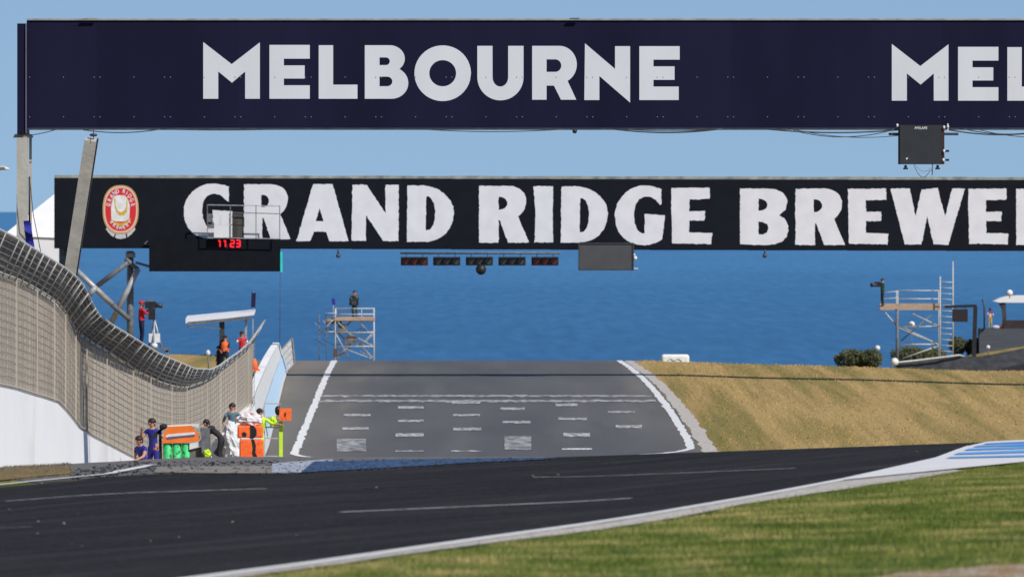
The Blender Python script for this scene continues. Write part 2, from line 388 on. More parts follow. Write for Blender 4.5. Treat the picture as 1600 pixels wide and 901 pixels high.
# foreground black track
R_edge = [hitc(*p) for p in ((342, 900), (488, 881), (634, 860), (781, 839), (1000, 807), (1187, 775), (1319, 750), (1375, 737.5), (1469, 716), (1517, 698))]
L_edge_v = [hit(0, 762), hit(110, 752), hit(240, 741), hit(440, 742), hit(600, 734), hit(760, 724)]
R_full = [(-10, 40), (-5.2, 66)]+R_edge+[(9.5, 172), (16, 190), (40, 215)]
L_full = [(-30, 50), (-14, 95)]+L_edge_v+[(0.2, 163.5), (3, 178), (12, 215), (40, 245)]
strip('track', L_full, R_full, M_track, .012, n=160, k=30)
SH_ = [(-9.3, 40.6), (-4.7, 66)]+[hitc(*p) for p in ((342, 908), (488, 888), (634, 867.5), (781, 848), (1000, 820), (1169, 788), (1330, 763.5), (1424, 750.5), (1506, 736))]
strip('track_shoulder', [(-9.5, 41), (-4.8, 66.5)]+[(x+.06, y-.2) for x, y in R_edge[:7]]+[hitc(1412, 743), hitc(1490, 735)], SH_, M_shoulder, .016, n=120, k=3, wob=.14)
seg_line('edge_line', [(-9.8, 41), (-5.0, 66.5)]+[(x+.02, y-.1) for x, y in R_edge], .17, M_line, .024, n=160)
# long faint seams on the black track
for i, (a, b, w) in enumerate([((8, 785), (416, 765), .085), ((833, 747), (1243, 733), .12), ((533, 802), (985, 780), .085), ((-20, 828), (50, 825), .04)]):
    seg_line('track_dash', [hit(*a), hit(*b)], w, M_lineT, .02, n=60, wob=.012)
# left edge line, verge and run-off strips
Lp = [hit(-40, 763), hit(0, 759), hit(100, 749), hit(170, 742), hit(238, 728)]
seg_line('edge_line', Lp, .20, M_line, .028, n=60, wob=.04)
strip('verge', [hit(-40, 752), hit(0, 752), hit(60, 746), hit(112, 741)], [hit(-40, 737), hit(0, 736), hit(60, 733), hit(108, 734)], M_dryg, .022, n=40, k=3, wob=.15)
strip('runoff', [hit(60, 755), hit(110, 750), hit(240, 741), hit(440, 741.5), hit(600, 733.5), hit(760, 723.5), (0.1, 163.5), (3, 178)],
      [(-9.6, 172), (-8.6, 185), (-8.2, 200), (-7.5, 200), (-5, 200), (-1, 200), (2, 200), (6, 200)], M_oldgrey, .010, n=80, k=14)
strip('gravel_strip', [hit(240, 740), hit(340, 741), hit(450, 741)], [hit(245, 731), hit(340, 730), hit(430, 729)], M_gravel, .022, n=40, k=4, wob=.12)
strip('painted_runoff', [hit(425, 740), hit(470, 740), hit(520, 737)], [hit(425, 726), hit(470, 722), hit(520, 719)], M_whitep, .024, n=40, k=4, wob=.15)
strip('painted_runoff', [hit(470, 740), hit(600, 733), hit(760, 723.5), hit(860, 719)], [hit(490, 723), hit(600, 720), hit(760, 717.5), hit(880, 716.5)], M_bluep, .026, n=60, k=4, wob=.15)
# kerb on the right: white apron with blue stripes
strip('kerb', R_edge[6:]+[hitc(1546, 692), (9.3, 171), (12, 176)], [hitc(1319, 752.5), hitc(1412, 743), hitc(1499, 734), hitc(1600, 724), (11.0, 160), (14, 166)], M_kerbw, .03, n=80, k=10)
for (x0, y0, h0, x1, y1, h1) in [(1478, 719.5, 2.2, 1640, 716.5, 3), (1490, 713.8, 3.2, 1640, 709.5, 4.6), (1506, 707.2, 3.2, 1640, 703.0, 4.2), (1520, 701.8, 2.6, 1640, 698.0, 3.4), (1535, 697.4, 1.8, 1640, 693.6, 2.4)]:
    strip('kerb_stripe', [hitc(x0, y0), hitc(x1, y1)], [hitc(x0+8, y0-h0), hitc(x1, y1-h1)], M_kerbb, .040, n=16, k=3, wob=.03)
strip('bare_soil', [hit(1330, 912), hit(1450, 905), hit(1640, 905)], [hit(1400, 897), hit(1500, 889), hit(1640, 880)], M_soil, .012, n=60, k=4, wob=.5)

# the old grey straight
XL = lambda D: -8.2-.0077*(D-399)
XR = lambda D: 6.9-.0077*(D-399)+(.34*math.sin(math.pi*(D-399)/155) if 399 < D < 554 else 0)
Ds = [200+i*10 for i in range(40)]
strip('road', [(XL(d)-4.2-(.0 if d > 330 else 0), d) for d in Ds], [(XR(d)+.28, d) for d in Ds], M_road, .014, n=150, k=24)
strip('road_shoulder', [(XR(d)+.28, d) for d in Ds], [(XR(d)+.28+.62*(1-.3*sstep(400, 550, d)), d) for d in Ds], M_shoulder, .018, n=150, k=2, wob=.15)
lD = [392+i*6 for i in range(29)]
seg_line('edge_line', [((512-800)/F*381, 381), ((487-800)/F*384, 384), ((467-800)/F*388, 388)]+[(XL(d), d) for d in lD], .30, M_line, .03, n=300, wob=.07)
seg_line('edge_line', [((1000-800)/F*390, 390), ((1035-800)/F*392.5, 392.5), ((1063-800)/F*396, 396), ((1079-800)/F*400, 400)]+[(XR(d), d) for d in lD[3:]], .32, M_line, .03, n=300, wob=.08)
def Dof(py, X=0):
    a, b = 396, 554
    for _ in range(30):
        m = (a+b)/2
        if HY+(CZ-gz(X, m))*F/m > py: a = m
        else: b = m
    return (a+b)/2
M_cross = worn('faded_cross_line_paint', (.46, .46, .45), (.15, .147, .143), 4, (.40, .60), (.8, .2, 1))
def mark(x0, x1, y, hpx, m=None, skew=0, wob=.6, n=30):
    hpx += 1.0 if hpx < 8 else 0; d0 = Dof(y+hpx/2); d1 = Dof(y-hpx/2); xm = lambda x, d: (x-800)/F*d
    return strip('road_marking', [(xm(x0, d0), d0), (xm(x1, d0), d0+skew)], [(xm(x0, d1), d1), (xm(x1, d1), d1+skew)], m or M_lineW, .03, n=n, k=3, wob=wob)
mark(498, 1018, 619, 1.6, m=M_cross, wob=1.6, n=90); mark(495, 1025, 627, 2.2, m=M_cross, wob=1.8, n=90)
for a in [(537, 579, 649, 2.2), (535, 576, 670, 2.6), (622, 662, 637, 2.2), (622, 662, 658, 2.2), (618, 662, 680, 4), (708, 750, 649, 1.8),
          (708, 752, 671, 3.2), (782, 820, 639, 2.6), (785, 829, 660, 2.6), (868, 902, 633, 3), (872, 917, 655, 2.4), (880, 922, 680, 5), (950, 992, 644, 2), (962, 1003, 667, 3.6), (706, 750, 629, 3)]:
    mark(*a)
for a in [(618, 662, 706, 1.5), (705, 753, 706, 1.3), (878, 925, 702, 1.3)]: mark(*a, m=M_lineT)
M_box = worn('scuffed_box_paint', (.40, .40, .39), (.15, .147, .143), 3.0, (.36, .62), (1.0, .13, 1))
for (x0, x1, y0, y1) in [(526, 572, 686, 707), (788, 830, 682, 703)]:
    mark(x0, x1, (y0+y1)/2, y1-y0, m=M_box, wob=.6)

# ------------------------------------------------------------ grass (blades as one uncountable mass)
def blades(name, pts, h, wd, m, kind='stuff', lean=.5):
    n = len(pts); P = np.array(pts); a = rng.uniform(0, np.pi*2, n); hh = h*rng.uniform(.45, 1.25, n); ww = wd*rng.uniform(.6, 1.3, n)
    la = rng.uniform(0, np.pi*2, n); ll = hh*lean*rng.uniform(.1, 1, n)
    V = np.empty((n, 3, 3)); dx = np.cos(a)*ww/2; dy = np.sin(a)*ww/2
    V[:, 0] = P+np.stack([-dx, -dy, np.zeros(n)-.01], 1); V[:, 1] = P+np.stack([dx, dy, np.zeros(n)-.01], 1)
    V[:, 2] = P+np.stack([np.cos(la)*ll, np.sin(la)*ll, hh], 1)
    me = bpy.data.meshes.new(name); me.vertices.add(n*3); me.vertices.foreach_set('co', V.ravel())
    me.loops.add(n*3); me.loops.foreach_set('vertex_index', np.arange(n*3, dtype=np.int32))
    me.polygons.add(n); me.polygons.foreach_set('loop_start', np.arange(0, n*3, 3, dtype=np.int32)); me.polygons.foreach_set('loop_total', np.full(n, 3, np.int32))
    me.update(); me.validate()
    return tag(link(name, me, m), kind=kind)
def grass_mat(name, stops, ns, sc):
    m = bpy.data.materials.new(name); m.use_nodes = True; nt = m.node_tree; N = nt.nodes; L = nt.links
    b = N['Principled BSDF']; b.inputs['Roughness'].default_value = .8; b.inputs['Specular IOR Level'].default_value = .15
    tc = N.new('ShaderNodeTexCoord'); mp = N.new('ShaderNodeMapping'); mp.inputs['Scale'].default_value = sc; L.new(tc.outputs['Object'], mp.inputs['Vector'])
    n = N.new('ShaderNodeTexNoise'); n.inputs['Scale'].default_value = ns; n.inputs['Detail'].default_value = 4; L.new(mp.outputs['Vector'], n.inputs['Vector'])
    fac = n.outputs['Fac']
    if name == 'green_grass_blades': fac = edge_bias(N, L, tc, fac)
    g = N.new('ShaderNodeNewGeometry'); ad = N.new('ShaderNodeMath'); ad.operation = 'MULTIPLY_ADD'
    L.new(g.outputs['Random Per Island'], ad.inputs[0]); ad.inputs[1].default_value = .15; L.new(fac, ad.inputs[2])
    sb = N.new('ShaderNodeMath'); sb.operation = 'SUBTRACT'; L.new(ad.outputs[0], sb.inputs[0]); sb.inputs[1].default_value = .075
    r = N.new('ShaderNodeValToRGB'); e = r.color_ramp.elements
    e[0].position, e[0].color = stops[0][0], (*stops[0][1], 1); e[1].position, e[1].color = stops[-1][0], (*stops[-1][1], 1)
    for p, c in stops[1:-1]: q = e.new(p); q.color = (*c, 1)
    L.new(sb.outputs[0], r.inputs['Fac']); L.new(r.outputs['Color'], b.inputs['Base Color']); return m
M_gg = grass_mat('green_grass_blades', [(.32, (.075, .115, .018)), (.45, (.15, .185, .036)), (.55, (.26, .25, .075)), (.67, (.42, .33, .14))], 1.1, (1, .6, 1))
M_dg = grass_mat('dry_grass_blades', [(.30, (.22, .195, .06)), (.42, (.33, .25, .09)), (.50, (.42, .295, .12)), (.58, (.46, .32, .135)), (.68, (.35, .26, .09))], .62, (1, .013, 1))
M_vg = grass_mat('verge_grass_blades', [(.35, (.10, .085, .03)), (.50, (.20, .135, .05)), (.65, (.28, .20, .09))], 2.0, (1, .3, 1))
# right edge of track as X(Y) to keep blades off the paving
SH = sorted([(p[1], p[0]) for p in SH_]+[(hitc(1600, 725)[1], hitc(1600, 725)[0]), (165, 14)])
def xe(y): return float(np.interp(y, [p[0] for p in SH], [p[1] for p in SH]))
pts = []
for _ in range(380000):
    y = 62+103*random.random(); half = 830/F*y
    x0 = xe(y)
    if x0 > half: continue
    x = random.uniform(x0-.12, half+.3)
    d = x-x0
    if d < .5 and random.random() > .2+d*1.6: continue
    if y < 92 and x > 2.6 and HY+(CZ-gz(x, y))*F/y > 884 and random.random() < .45: continue
    dens = mnoise.noise(Vector((x*.9, y*.25, 0)))
    if random.random() > .75+dens: continue
    pts.append((x, y, gz(x, y)))
blades('grass', pts, .042, .009, M_gg)
pts = []
for _ in range(14000):
    y = random.uniform(392, 572); half = 840/F*y; x0 = XR(y)+.8
    x = random.uniform(x0, half)
    if x < x0+.3 and random.random() > .4: continue
    pts.append((x, y, gz(x, y)))
blades('grass', pts, .07, .06, M_dg)
pts = []
for _ in range(12000):
    t = random.random(); x = random.uniform(-9.3, -5.2); y = random.uniform(120, 172)
    py = HY+(CZ-gz(x, y))*F/y; px = 800+x*F/y
    if px < 116-(751-py)*.2 and py < 753-px*.07: pts.append((x, y, gz(x, y)+.01))
blades('grass', pts, .032, .016, M_vg)
# rubber and gravel debris along the outside of the track
mb = MB()
def chip(x, y, s, m=0):
    mb.cur = m; R = Matrix.Rotation(random.random()*3, 3, 'Z') @ Matrix.Rotation(random.random(), 3, 'X')
    mb.box((x, y, gz(x, y)+s*.35), (s, s*random.uniform(.5, 1.2), s*random.uniform(.3, .9)), R)
for _ in range(4200):
    px = random.uniform(110, 900)*1.0; t = random.random()
    lo = float(np.interp(px, [110, 240, 440, 600, 760, 900], [750, 741, 742, 734, 724, 717])); hi_ = float(np.interp(px, [110, 210, 900], [735, 722, 716.5]))
    x, y = hit(px, lerp(hi_, lo, t**.8)); 
    if y > 190: continue
    if px < 420 and random.random() < .35: continue
    chip(x, y, random.choice([.010, .014, .02, .026, .036]), 0)
for _ in range(420):
    px = random.uniform(0, 1500); x, y = hit(px, random.uniform(725, 880))
    if x > xe(y)-.4 or y > 190: continue
    chip(x, y, random.choice([.008, .012, .018]), random.choice([0, 0, 0, 1]))
for _ in range(130):
    px = random.uniform(1380, 1600); x, y = hit(px, random.uniform(692, 745)); chip(x, y, random.choice([.012, .02, .03]), 0)
o = mb.build('rubber_debris', None, mats=[M_black, M_shoulder], fix=False); tag(o, kind='stuff')

# ------------------------------------------------------------ crowd fence with concrete wall
FC = [ # px, D, y_bend, y_walltop, tip dx, tip y
 (-160, 188, 372, 560, 24, 318), (-60, 200, 402, 583, 24, 343), (0, 210, 426, 602, 25, 374), (24, 216, 435, 607, 24, 388), (49, 220, 447, 615, 24, 403), (73, 226, 461, 622, 26, 419), (90, 234, 473, 628, 28, 434),
 (102, 242, 489, 640, 29, 449), (115, 248, 511, 656, 31, 480), (124, 252, 521, 668, 32, 495), (144, 257, 535, 681, 31, 509), (171, 261, 550, 695, 29, 524),
 (205, 268, 573, 713, 26, 543), (224, 275, 584, 719, 23, 553), (250, 285, 597, 729, 20, 563), (275, 294, 604, 733, 17, 572), (291, 300, 605, 731, 14, 577), (318, 312, 596, 717, 11, 578),
 (335, 320, 586, 704, 8, 572), (350, 330, 573, 687, 6, 562), (370, 343, 558, 668, 5, 549), (385, 355, 545, 651, 6, 534), (397, 370, 529, 631, 17, 501)]
XF = [(-160, -10.65), (-60, -10.28), (0, -10.24), (124, -10.2), (171, -10.16), (224, -10.05), (275, -9.86), (318, -9.65), (350, -9.44), (397, -9.2)]
FC = [(p[0], float(np.interp(p[0], [q[0] for q in XF], [q[1] for q in XF]))*F/(p[0]-800), *p[2:]) for p in FC]
def fc(t):
    i = min(int(t), len(FC)-2); f = t-i; return [lerp(a, b, f) for a, b in zip(FC[i], FC[i+1])]
def fparam(px):
    for i in range(len(FC)-1):
        if FC[i][0] <= px <= FC[i+1][0]: return i+(px-FC[i][0])/(FC[i+1][0]-FC[i][0])
NS = 220
cols = []
for i in range(NS+1):
    t = (len(FC)-1)*i/NS; px, D, yb, yw, dx, yt = fc(t)
    bend = W(px, yb, D); top = W(px, yw, D); tip = W(px+dx, yt, D-.5); base = Vector((top.x, top.y, gz(top.x, top.y)-.3))
    cols.append((base, top, bend, tip, px))
fence = empty('safety_fence', (cols[110][0].x, cols[110][0].y, cols[110][0].z+.3), 'long beige mesh debris fence on a white concrete wall, its top bent toward the track', 'fence')
def sheet(name, ia, ib, m, thick, parent, off=(0, 0, 0), r=(0, NS), a_t=0, b_t=1):
    mb = MB(); O = Vector(off)
    for i in range(r[0], r[1]):
        A0 = cols[i][ia].lerp(cols[i][ib], a_t)+O; B0 = cols[i][ia].lerp(cols[i][ib], b_t)+O
        A1 = cols[i+1][ia].lerp(cols[i+1][ib], a_t)+O; B1 = cols[i+1][ia].lerp(cols[i+1][ib], b_t)+O; T = Vector((-thick, 0, 0))
        mb.face((A0, A1, B1, B0)); mb.face((A0+T, B0+T, B1+T, A1+T)); mb.face((B0, B1, B1+T, B0+T)); mb.face((A0, A0+T, A1+T, A1))
        if i == r[0]: mb.face((A0, B0, B0+T, A0+T))
        if i == r[1]-1: mb.face((A1, A1+T, B1+T, B1))
    return mb.build(name, m, parent)
sheet('concrete_wall', 0, 1, M_wallw, .22, fence)
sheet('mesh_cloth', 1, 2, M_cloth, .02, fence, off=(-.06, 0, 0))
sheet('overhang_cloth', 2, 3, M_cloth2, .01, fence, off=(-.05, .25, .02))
wm = MB(); FR = Vector((.02, -.02, 0))
for k in range(1, 14):
    t = k/14
    wm.tube([cols[i][1].lerp(cols[i][2], t)+FR+Vector((0, 0, .02*mnoise.noise(Vector((i*.3, k*2.2, 0))))) for i in range(0, NS+1, 2)], .0065, 4, False)
for i in range(0, NS+1):
    if i % 2 == 0 or i < 100: wm.tube([cols[i][1]+FR, cols[i][1].lerp(cols[i][2], .5)+FR+Vector((.01*math.sin(i*2.3), 0, 0)), cols[i][2]+FR], .0065, 4, False)
wm.build('wire_mesh', M_wire, fence, fix=False)
wm = MB()
for k in range(1, 6):
    t = k/6
    wm.tube([cols[i][2].lerp(cols[i][3], t)+FR+Vector((0, 0, .015*mnoise.noise(Vector((i*.5, k*2.2, 4))))) for i in range(0, NS+1, 2)], .008, 4, False)
wm.build('overhang_wires', M_steel, fence, fix=False)
for i in range(1, NS, 4):      # brackets holding the overhang
    b_ = MB(); r_ = .020 if (i//3) % 3 else .032
    b_.tube([cols[i][2]+FR+Vector((0, 0, -.05)), cols[i][3]+FR], r_, 6).build('bracket', M_wireL, fence)
for i in range(4, NS, 13):
    b_ = MB(); b_.bar(cols[i][1]+FR*1.5, cols[i][2]+FR*1.5, .03, .03); b_.build('post', M_cloth, fence)
mb = MB(); mb.tube([cols[i][3]+Vector((0, 0, .02)) for i in range(0, NS+1, 2)], .035, 6); mb.build('top_rail', M_wireL, fence, fix=False)
mb = MB(); mb.tube([cols[i][2]+Vector((.02, 0, 0)) for i in range(0, NS+1, 2)], .022, 6); mb.build('bend_rail', M_wireL, fence, fix=False)
mb = MB(); mb.tube([cols[i][1]+Vector((.02, 0, .03)) for i in range(0, NS+1, 2)], .022, 6); mb.build('bottom_rail', M_conc, fence, fix=False)
# farther white wall with pale blue banner
wc = [(372, 340, 668), (385, 357, 648), (394, 378, 624), (403, 402, 600), (413, 433, 577), (422, 467, 558), (430, 500, 544), (436, 522, 535)]
wall = None; seg = []
for px, D, yt in wc:
    a = W(px, yt, D); seg.append((Vector((a.x, a.y, gz(a.x, a.y)-.2)), a))
wall = empty('barrier_wall', tuple(seg[3][0]), 'far white barrier wall with a pale blue banner, beyond the mesh fence end', 'wall')
def wsheet(name, m, t0, t1, off, th, a=0, b=len(seg)-1):
    mb = MB(); O = Vector(off); T = Vector((-th, 0, 0))
    for i in range(a, b):
        A0 = seg[i][0].lerp(seg[i][1], t0)+O; B0 = seg[i][0].lerp(seg[i][1], t1)+O; A1 = seg[i+1][0].lerp(seg[i+1][1], t0)+O; B1 = seg[i+1][0].lerp(seg[i+1][1], t1)+O
        mb.face((A0, A1, B1, B0)); mb.face((A0+T, B0+T, B1+T, A1+T)); mb.face((B0, B1, B1+T, B0+T)); mb.face((A0, A0+T, A1+T, A1))
        if i == a: mb.face((A0, B0, B0+T, A0+T))
        if i == b-1: mb.face((A1, A1+T, B1+T, B1))
    return mb.build(name, m, wall)
wsheet('concrete_wall', M_wallw, 0, 1, (0, 0, 0), .3)
# tyre-wall cover: white angled bank at the foot, pale blue printed face
mb = MB()
for i in range(2, len(seg)-1):
    for s in (0,):
        A = seg[i][0]; B = seg[i+1][0]; a = A+Vector((.42, 0, .25)); b = B+Vector((.42, 0, .25)); at = seg[i][1]+Vector((.03, 0, -.02)); bt = seg[i+1][1]+Vector((.03, 0, -.02))
        mb.face((a, b, bt, at)); mb.face((A+Vector((.03, 0, 0)), a, at)); mb.face((B+Vector((.03, 0, 0)), bt, b))
mb.build('padded_cover', M_white, wall)
mb = MB()
for i in range(3, len(seg)-1):
    A = seg[i][0]; B = seg[i+1][0]; a = A+Vector((.45, 0, .25)); b = B+Vector((.45, 0, .25)); at = seg[i][1]+Vector((.05, 0, -.02)); bt = seg[i+1][1]+Vector((.05, 0, -.02))
    mb.face((a.lerp(at, .15), b.lerp(bt, .15), b.lerp(bt, .62), a.lerp(at, .62)))
mb.build('banner', M_pale, wall)
# light grey mesh panel, end of the barrier
pe = empty('mesh_panel', (W(445, 575, 528).x, 528, gz(-11.5, 528)), 'pale grey mesh end panel rising beside the far white barrier wall', 'mesh panel')
mb = MB(); q = [W(p[0], p[1], 528) for p in ((430, 556), (457, 527), (461, 566), (449, 580), (438, 594))]
mb.face(q); mb.face([p+Vector((0, .06, 0)) for p in q][::-1])
for i in range(5): a, b = q[i], q[(i+1) % 5]; mb.face((a, a+Vector((0, .06, 0)), b+Vector((0, .06, 0)), b))
mb.build('panel', mat('pale_grey_mesh', (.66, .66, .65), (.52, .52, .52), rough=.8, nscale=7), pe)
mb = MB()
for i in range(5): mb.bar(q[i]+Vector((0, -.03, 0)), q[(i+1) % 5]+Vector((0, -.03, 0)), .05)
for t in (.25, .5, .75): mb.bar(q[0].lerp(q[4], t)+Vector((0, -.03, 0)), q[1].lerp(q[2], t)+Vector((0, -.03, 0)), .025)
mb.build('frame', M_steel, pe)

# ------------------------------------------------------------ lettering
def arc(cx, cy, rx, ry, a0, a1, n=14):
    return [(cx+rx*math.cos(math.radians(lerp(a0, a1, i/n))), cy-ry*math.sin(math.radians(lerp(a0, a1, i/n)))) for i in range(n+1)]
def glyph_obj(name, loops_list, D, m, parent, thick=.006, dy=-.03, jit=0, mapf=None):
    """outlines (with holes) in sign coordinates become one thin raised mesh on the sign's face"""
    mf = mapf or (lambda x, y: W(x, y, D))
    cu = bpy.data.curves.new(name, 'CURVE'); cu.dimensions = '2D'; cu.fill_mode = 'BOTH'; cu.extrude = thick
    for loop in loops_list:
        pts = []
        for i, p in enumerate(loop):
            q = loop[(i+1) % len(loop)]; L = math.hypot(q[0]-p[0], q[1]-p[1]); n = max(1, int(L/3)) if jit else 1
            for k in range(n):
                x = lerp(p[0], q[0], k/n); y = lerp(p[1], q[1], k/n)
                if jit: x += jit*mnoise.noise(Vector((x*.5, y*.5, 1))); y += jit*mnoise.noise(Vector((x*.5, y*.5, 9)))
                pts.append((x, y))
        sp = cu.splines.new('POLY'); sp.points.add(len(pts)-1); sp.use_cyclic_u = True
        for i, (x, y) in enumerate(pts):
            v = mf(x, y); sp.points[i].co = (v.x, v.z, 0, 1)
    tmp = bpy.data.objects.new('tmp', cu); col.objects.link(tmp)
    dg = bpy.context.evaluated_depsgraph_get(); dg.update()
    me = bpy.data.meshes.new_from_object(tmp.evaluated_get(dg)); bpy.data.objects.remove(tmp)
    Y = mf(0, 0).y+dy
    for v in me.vertices: x, z, y = v.co; v.co = (x, Y-y, z)
    me.materials.clear()
    return link(name, me, m, parent)
def text_mesh(name, s, c, h, m, parent, ang=0, thick=.004, bold=0, wscale=1, shear=0):
    cu = bpy.data.curves.new(name, 'FONT'); cu.body = s; cu.size = 1; cu.align_x = 'CENTER'; cu.align_y = 'CENTER'; cu.extrude = thick; cu.offset = bold; cu.shear = shear
    tmp = bpy.data.objects.new('tmp', cu); col.objects.link(tmp)
    dg = bpy.context.evaluated_depsgraph_get(); dg.update()
    me = bpy.data.meshes.new_from_object(tmp.evaluated_get(dg)); bpy.data.objects.remove(tmp)
    ca, sa = math.cos(ang), math.sin(ang); h = h/.7
    for v in me.vertices:
        x, y, z = v.co.x*h*wscale, v.co.y*h, v.co.z
        v.co = (c[0]+x*ca-y*sa, c[1]-z, c[2]+x*sa+y*ca)
    me.materials.clear()
    return link(name, me, m, parent)

MEL = {
 'M': [[(317.5, 66), (362, 100.5), (406, 66.5), (406, 154.5), (383, 154.5), (383, 112), (362.5, 129.5), (341, 112), (341, 154.5), (317.5, 154.5)]],
 'E1': [[(421, 70.5), (484, 70.5), (484, 92), (443.5, 92), (443.5, 102.5), (476, 102.5), (476, 123), (443.5, 123), (443.5, 133.5), (484, 133.5), (484, 154.5), (421, 154.5)]],
 'L': [[(498, 71), (520.5, 71), (520.5, 132.5), (558.5, 132.5), (558.5, 154.5), (498, 154.5)]],
 'B': [[(570, 71)]+arc(609, 92, 23.5, 21, 90, -50)+arc(612, 130, 26, 24.5, 52, -90)+[(570, 154.5)], [(593, 90)]+arc(603, 96, 6, 6, 90, -90)+[(593, 102)], [(593, 120)]+arc(605, 127.5, 8, 7.5, 90, -90)+[(593, 135)]],
 'O': [arc(691.7, 114.7, 44.2, 43.5, 0, 345, 40), arc(691.7, 114.7, 21, 20.5, 0, 345, 30)],
 'U': [[(745.8, 72), (769.5, 72)]+arc(781.8, 121, 12.2, 14.5, 180, 360)+[(794, 72), (818, 72)]+arc(781.9, 121, 36.1, 36, 0, -180, 24)],
 'R': [[(831.5, 72)]+arc(874, 101, 27.3, 29, 90, -62, 18)+[(900.5, 156), (876.5, 156), (865.5, 134), (854, 134), (854, 156), (831.5, 156)], [(854, 93)]+arc(867.5, 102.8, 9.5, 9.8, 90, -90)+[(854, 112.6)]],
 'N': [[(914, 68), (961, 108), (961, 72.5), (984.5, 72.5), (984.5, 160.5), (936.5, 119), (936.5, 156.5), (913, 156.5)]],
 'E2': [[(999, 72.5), (1062, 72.5), (1062, 93.5), (1021, 93.5), (1021, 104), (1054, 104), (1054, 125), (1021, 125), (1021, 135.5), (1060.5, 135.5), (1060.5, 156.5), (999, 156.5)]]}
DM = 244.0
gm = empty('advertising_gantry', tuple(W(36, 720, DM)), 'nearer track gantry, navy board with white MELBOURNE lettering', 'gantry')
gm.location.z = gz(gm.location.x, gm.location.y)
pw = (2460-40)/22.0
for i in range(22):
    mb = MB(); x0 = 42+i*pw; x1 = x0+pw
    a = W(x0, 32, DM); b = W(x1, 200+1.5*(1-min(1, i/8)), DM); e = .004
    mb.box(((a.x+b.x)/2, DM+.04, (a.z+b.z)/2), (b.x-a.x+.01, .05+.004*(i % 2), a.z-b.z))
    mb.build('panel', M_navy if i % 3 else M_navy2, gm)
def hbar(name, m, y, px0, px1, D, d, h, parent, dyy=0):
    a = W(px0, y, D); b = W(px1, y, D); mb = MB(); mb.box(((a.x+b.x)/2, D+dyy, a.z), (b.x-a.x, d, h)); return mb.build(name, m, parent)
hbar('top_rail', M_concL, 30.5, 42, 2460, DM, .10, .035, gm, .02)
hbar('bottom_rail', M_dsteel, 201.5, 44, 2460, DM, .12, .05, gm, .03)
hbar('truss_chord', M_dsteel, 60, 44, 2460, DM+1.2, .12, .12, gm); hbar('truss_chord', M_dsteel, 190, 44, 2460, DM+1.2, .12, .12, gm)
mb = MB()
for i in range(24): mb.bar(W(60+i*100, 190 if i % 2 else 60, DM+1.2), W(160+i*100, 60 if i % 2 else 190, DM+1.2), .06)
mb.build('truss_web', M_dsteel, gm)
mb = MB(); a = W(27, 37, DM); b = W(43, 208, DM); mb.box(((a.x+b.x)/2-.02, DM+.5, (a.z+b.z)/2), (b.x-a.x-.04, 1.1, a.z-b.z)); mb.build('end_panel', M_navy2, gm)
mb = MB(); mb.box(((W(41, 0, DM).x), DM-.07, (a.z+b.z)/2), (.03, .03, a.z-b.z)); mb.build('trim', mat('edge_trim', (.11, .12, .17), rough=.4), gm)
for j, (dx, dy) in enumerate(((0, 0), (1076, 3))):
    loops = []
    for k, g in MEL.items(): loops += [[(x+dx, y+dy) for x, y in lp] for lp in g]
    glyph_obj('lettering', loops, DM, M_letter, gm, thick=.004, dy=.008)
bolt = None
for y in (121, 183):
    for i in range(22):
        for off_ in (4, 57, pw-5):
            px = 42+i*pw+off_
            if px > 1640: continue
            p = W(px, y, DM); mb = MB(); mb.ball((p.x, DM+.008, p.z), .016, (1, .6, 1), 8, 4)
            if bolt is None: bolt = mb.build('bolt', mat('dull_bolt', (.14, .15, .2), rough=.4), gm); bolt_c = Vector((p.x, DM, p.z))
            else:
                c = bolt.copy(); col.objects.link(c); c.parent = gm; c.location = Vector((p.x, DM, p.z))-bolt_c
# posts of the nearer gantry
def post(name, px0, px1, y0, D, m, parent, depth=.4):
    a = W(px0, y0, D); b = W(px1, y0, D); zb = gz(a.x, D)-.3; mb = MB(); mb.box(((a.x+b.x)/2, D+depth/2, (a.z+zb)/2), (b.x-a.x, depth, a.z-zb)); return mb.build(name, m, parent)
post('post', 26, 43, 215, DM, M_conc, gm, .34)
mb = MB(); p = W(46, 215, DM); mb.box((p.x-.0, DM+.55, (p.z+gz(p.x, DM))/2), (.06, .06, p.z-gz(p.x, DM))); mb.build('sunlit_post_strip', mat('sunlit_beige', (.5, .42, .33), rough=.5), gm)  # warm strip standing in for the post's sunlit right face
mb = MB(); a = W(35.5, 213, DM); mb.tube([a+Vector((0, .3, -.03)), a+Vector((0, .3, .05))], [.24, .20], 16); mb.tube([a+Vector((0, .3, .05)), a+Vector((0, .3, .16))], [.15, .14], 12); mb.build('post_cap', M_concL, gm)
mb = MB(); a = W(2400, 213, DM); mb.box((a.x, DM+.5, (a.z+gz(a.x, DM))/2), (.3, .4, a.z-gz(a.x, DM))); mb.build('post', M_conc, gm)
# leaning brace
mb = MB(); a = W(142, 218, 257); b = W(98, 455, 258); b2 = b+(b-a)*.9; b2.z = gz(b2.x, b2.y)-.2; mb.bar(a, b2, .30, .34, up=Vector((0, 1, 0)))
mb.build('brace', M_conc, gm)
mb = MB(); mb.bar(a+Vector((.165, .02, 0)), b2+Vector((.165, .02, 0)), .03, .30, up=Vector((0, 1, 0))); mb.build('brace_shadow_strip', M_black, gm)  # black strip added for the shadow gap along the brace's right side
mb = MB(); c = W(146, 211, 257); mb.ball(c, .05, (2, 1, .8)); mb.bar(c+Vector((0, 0, -.1)), c+Vector((0, 0, .15)), .02); mb.box(c+Vector((-.06, -.15, -.13)), (.02, .02, .14)); mb.build('bracket', M_dsteel, gm)
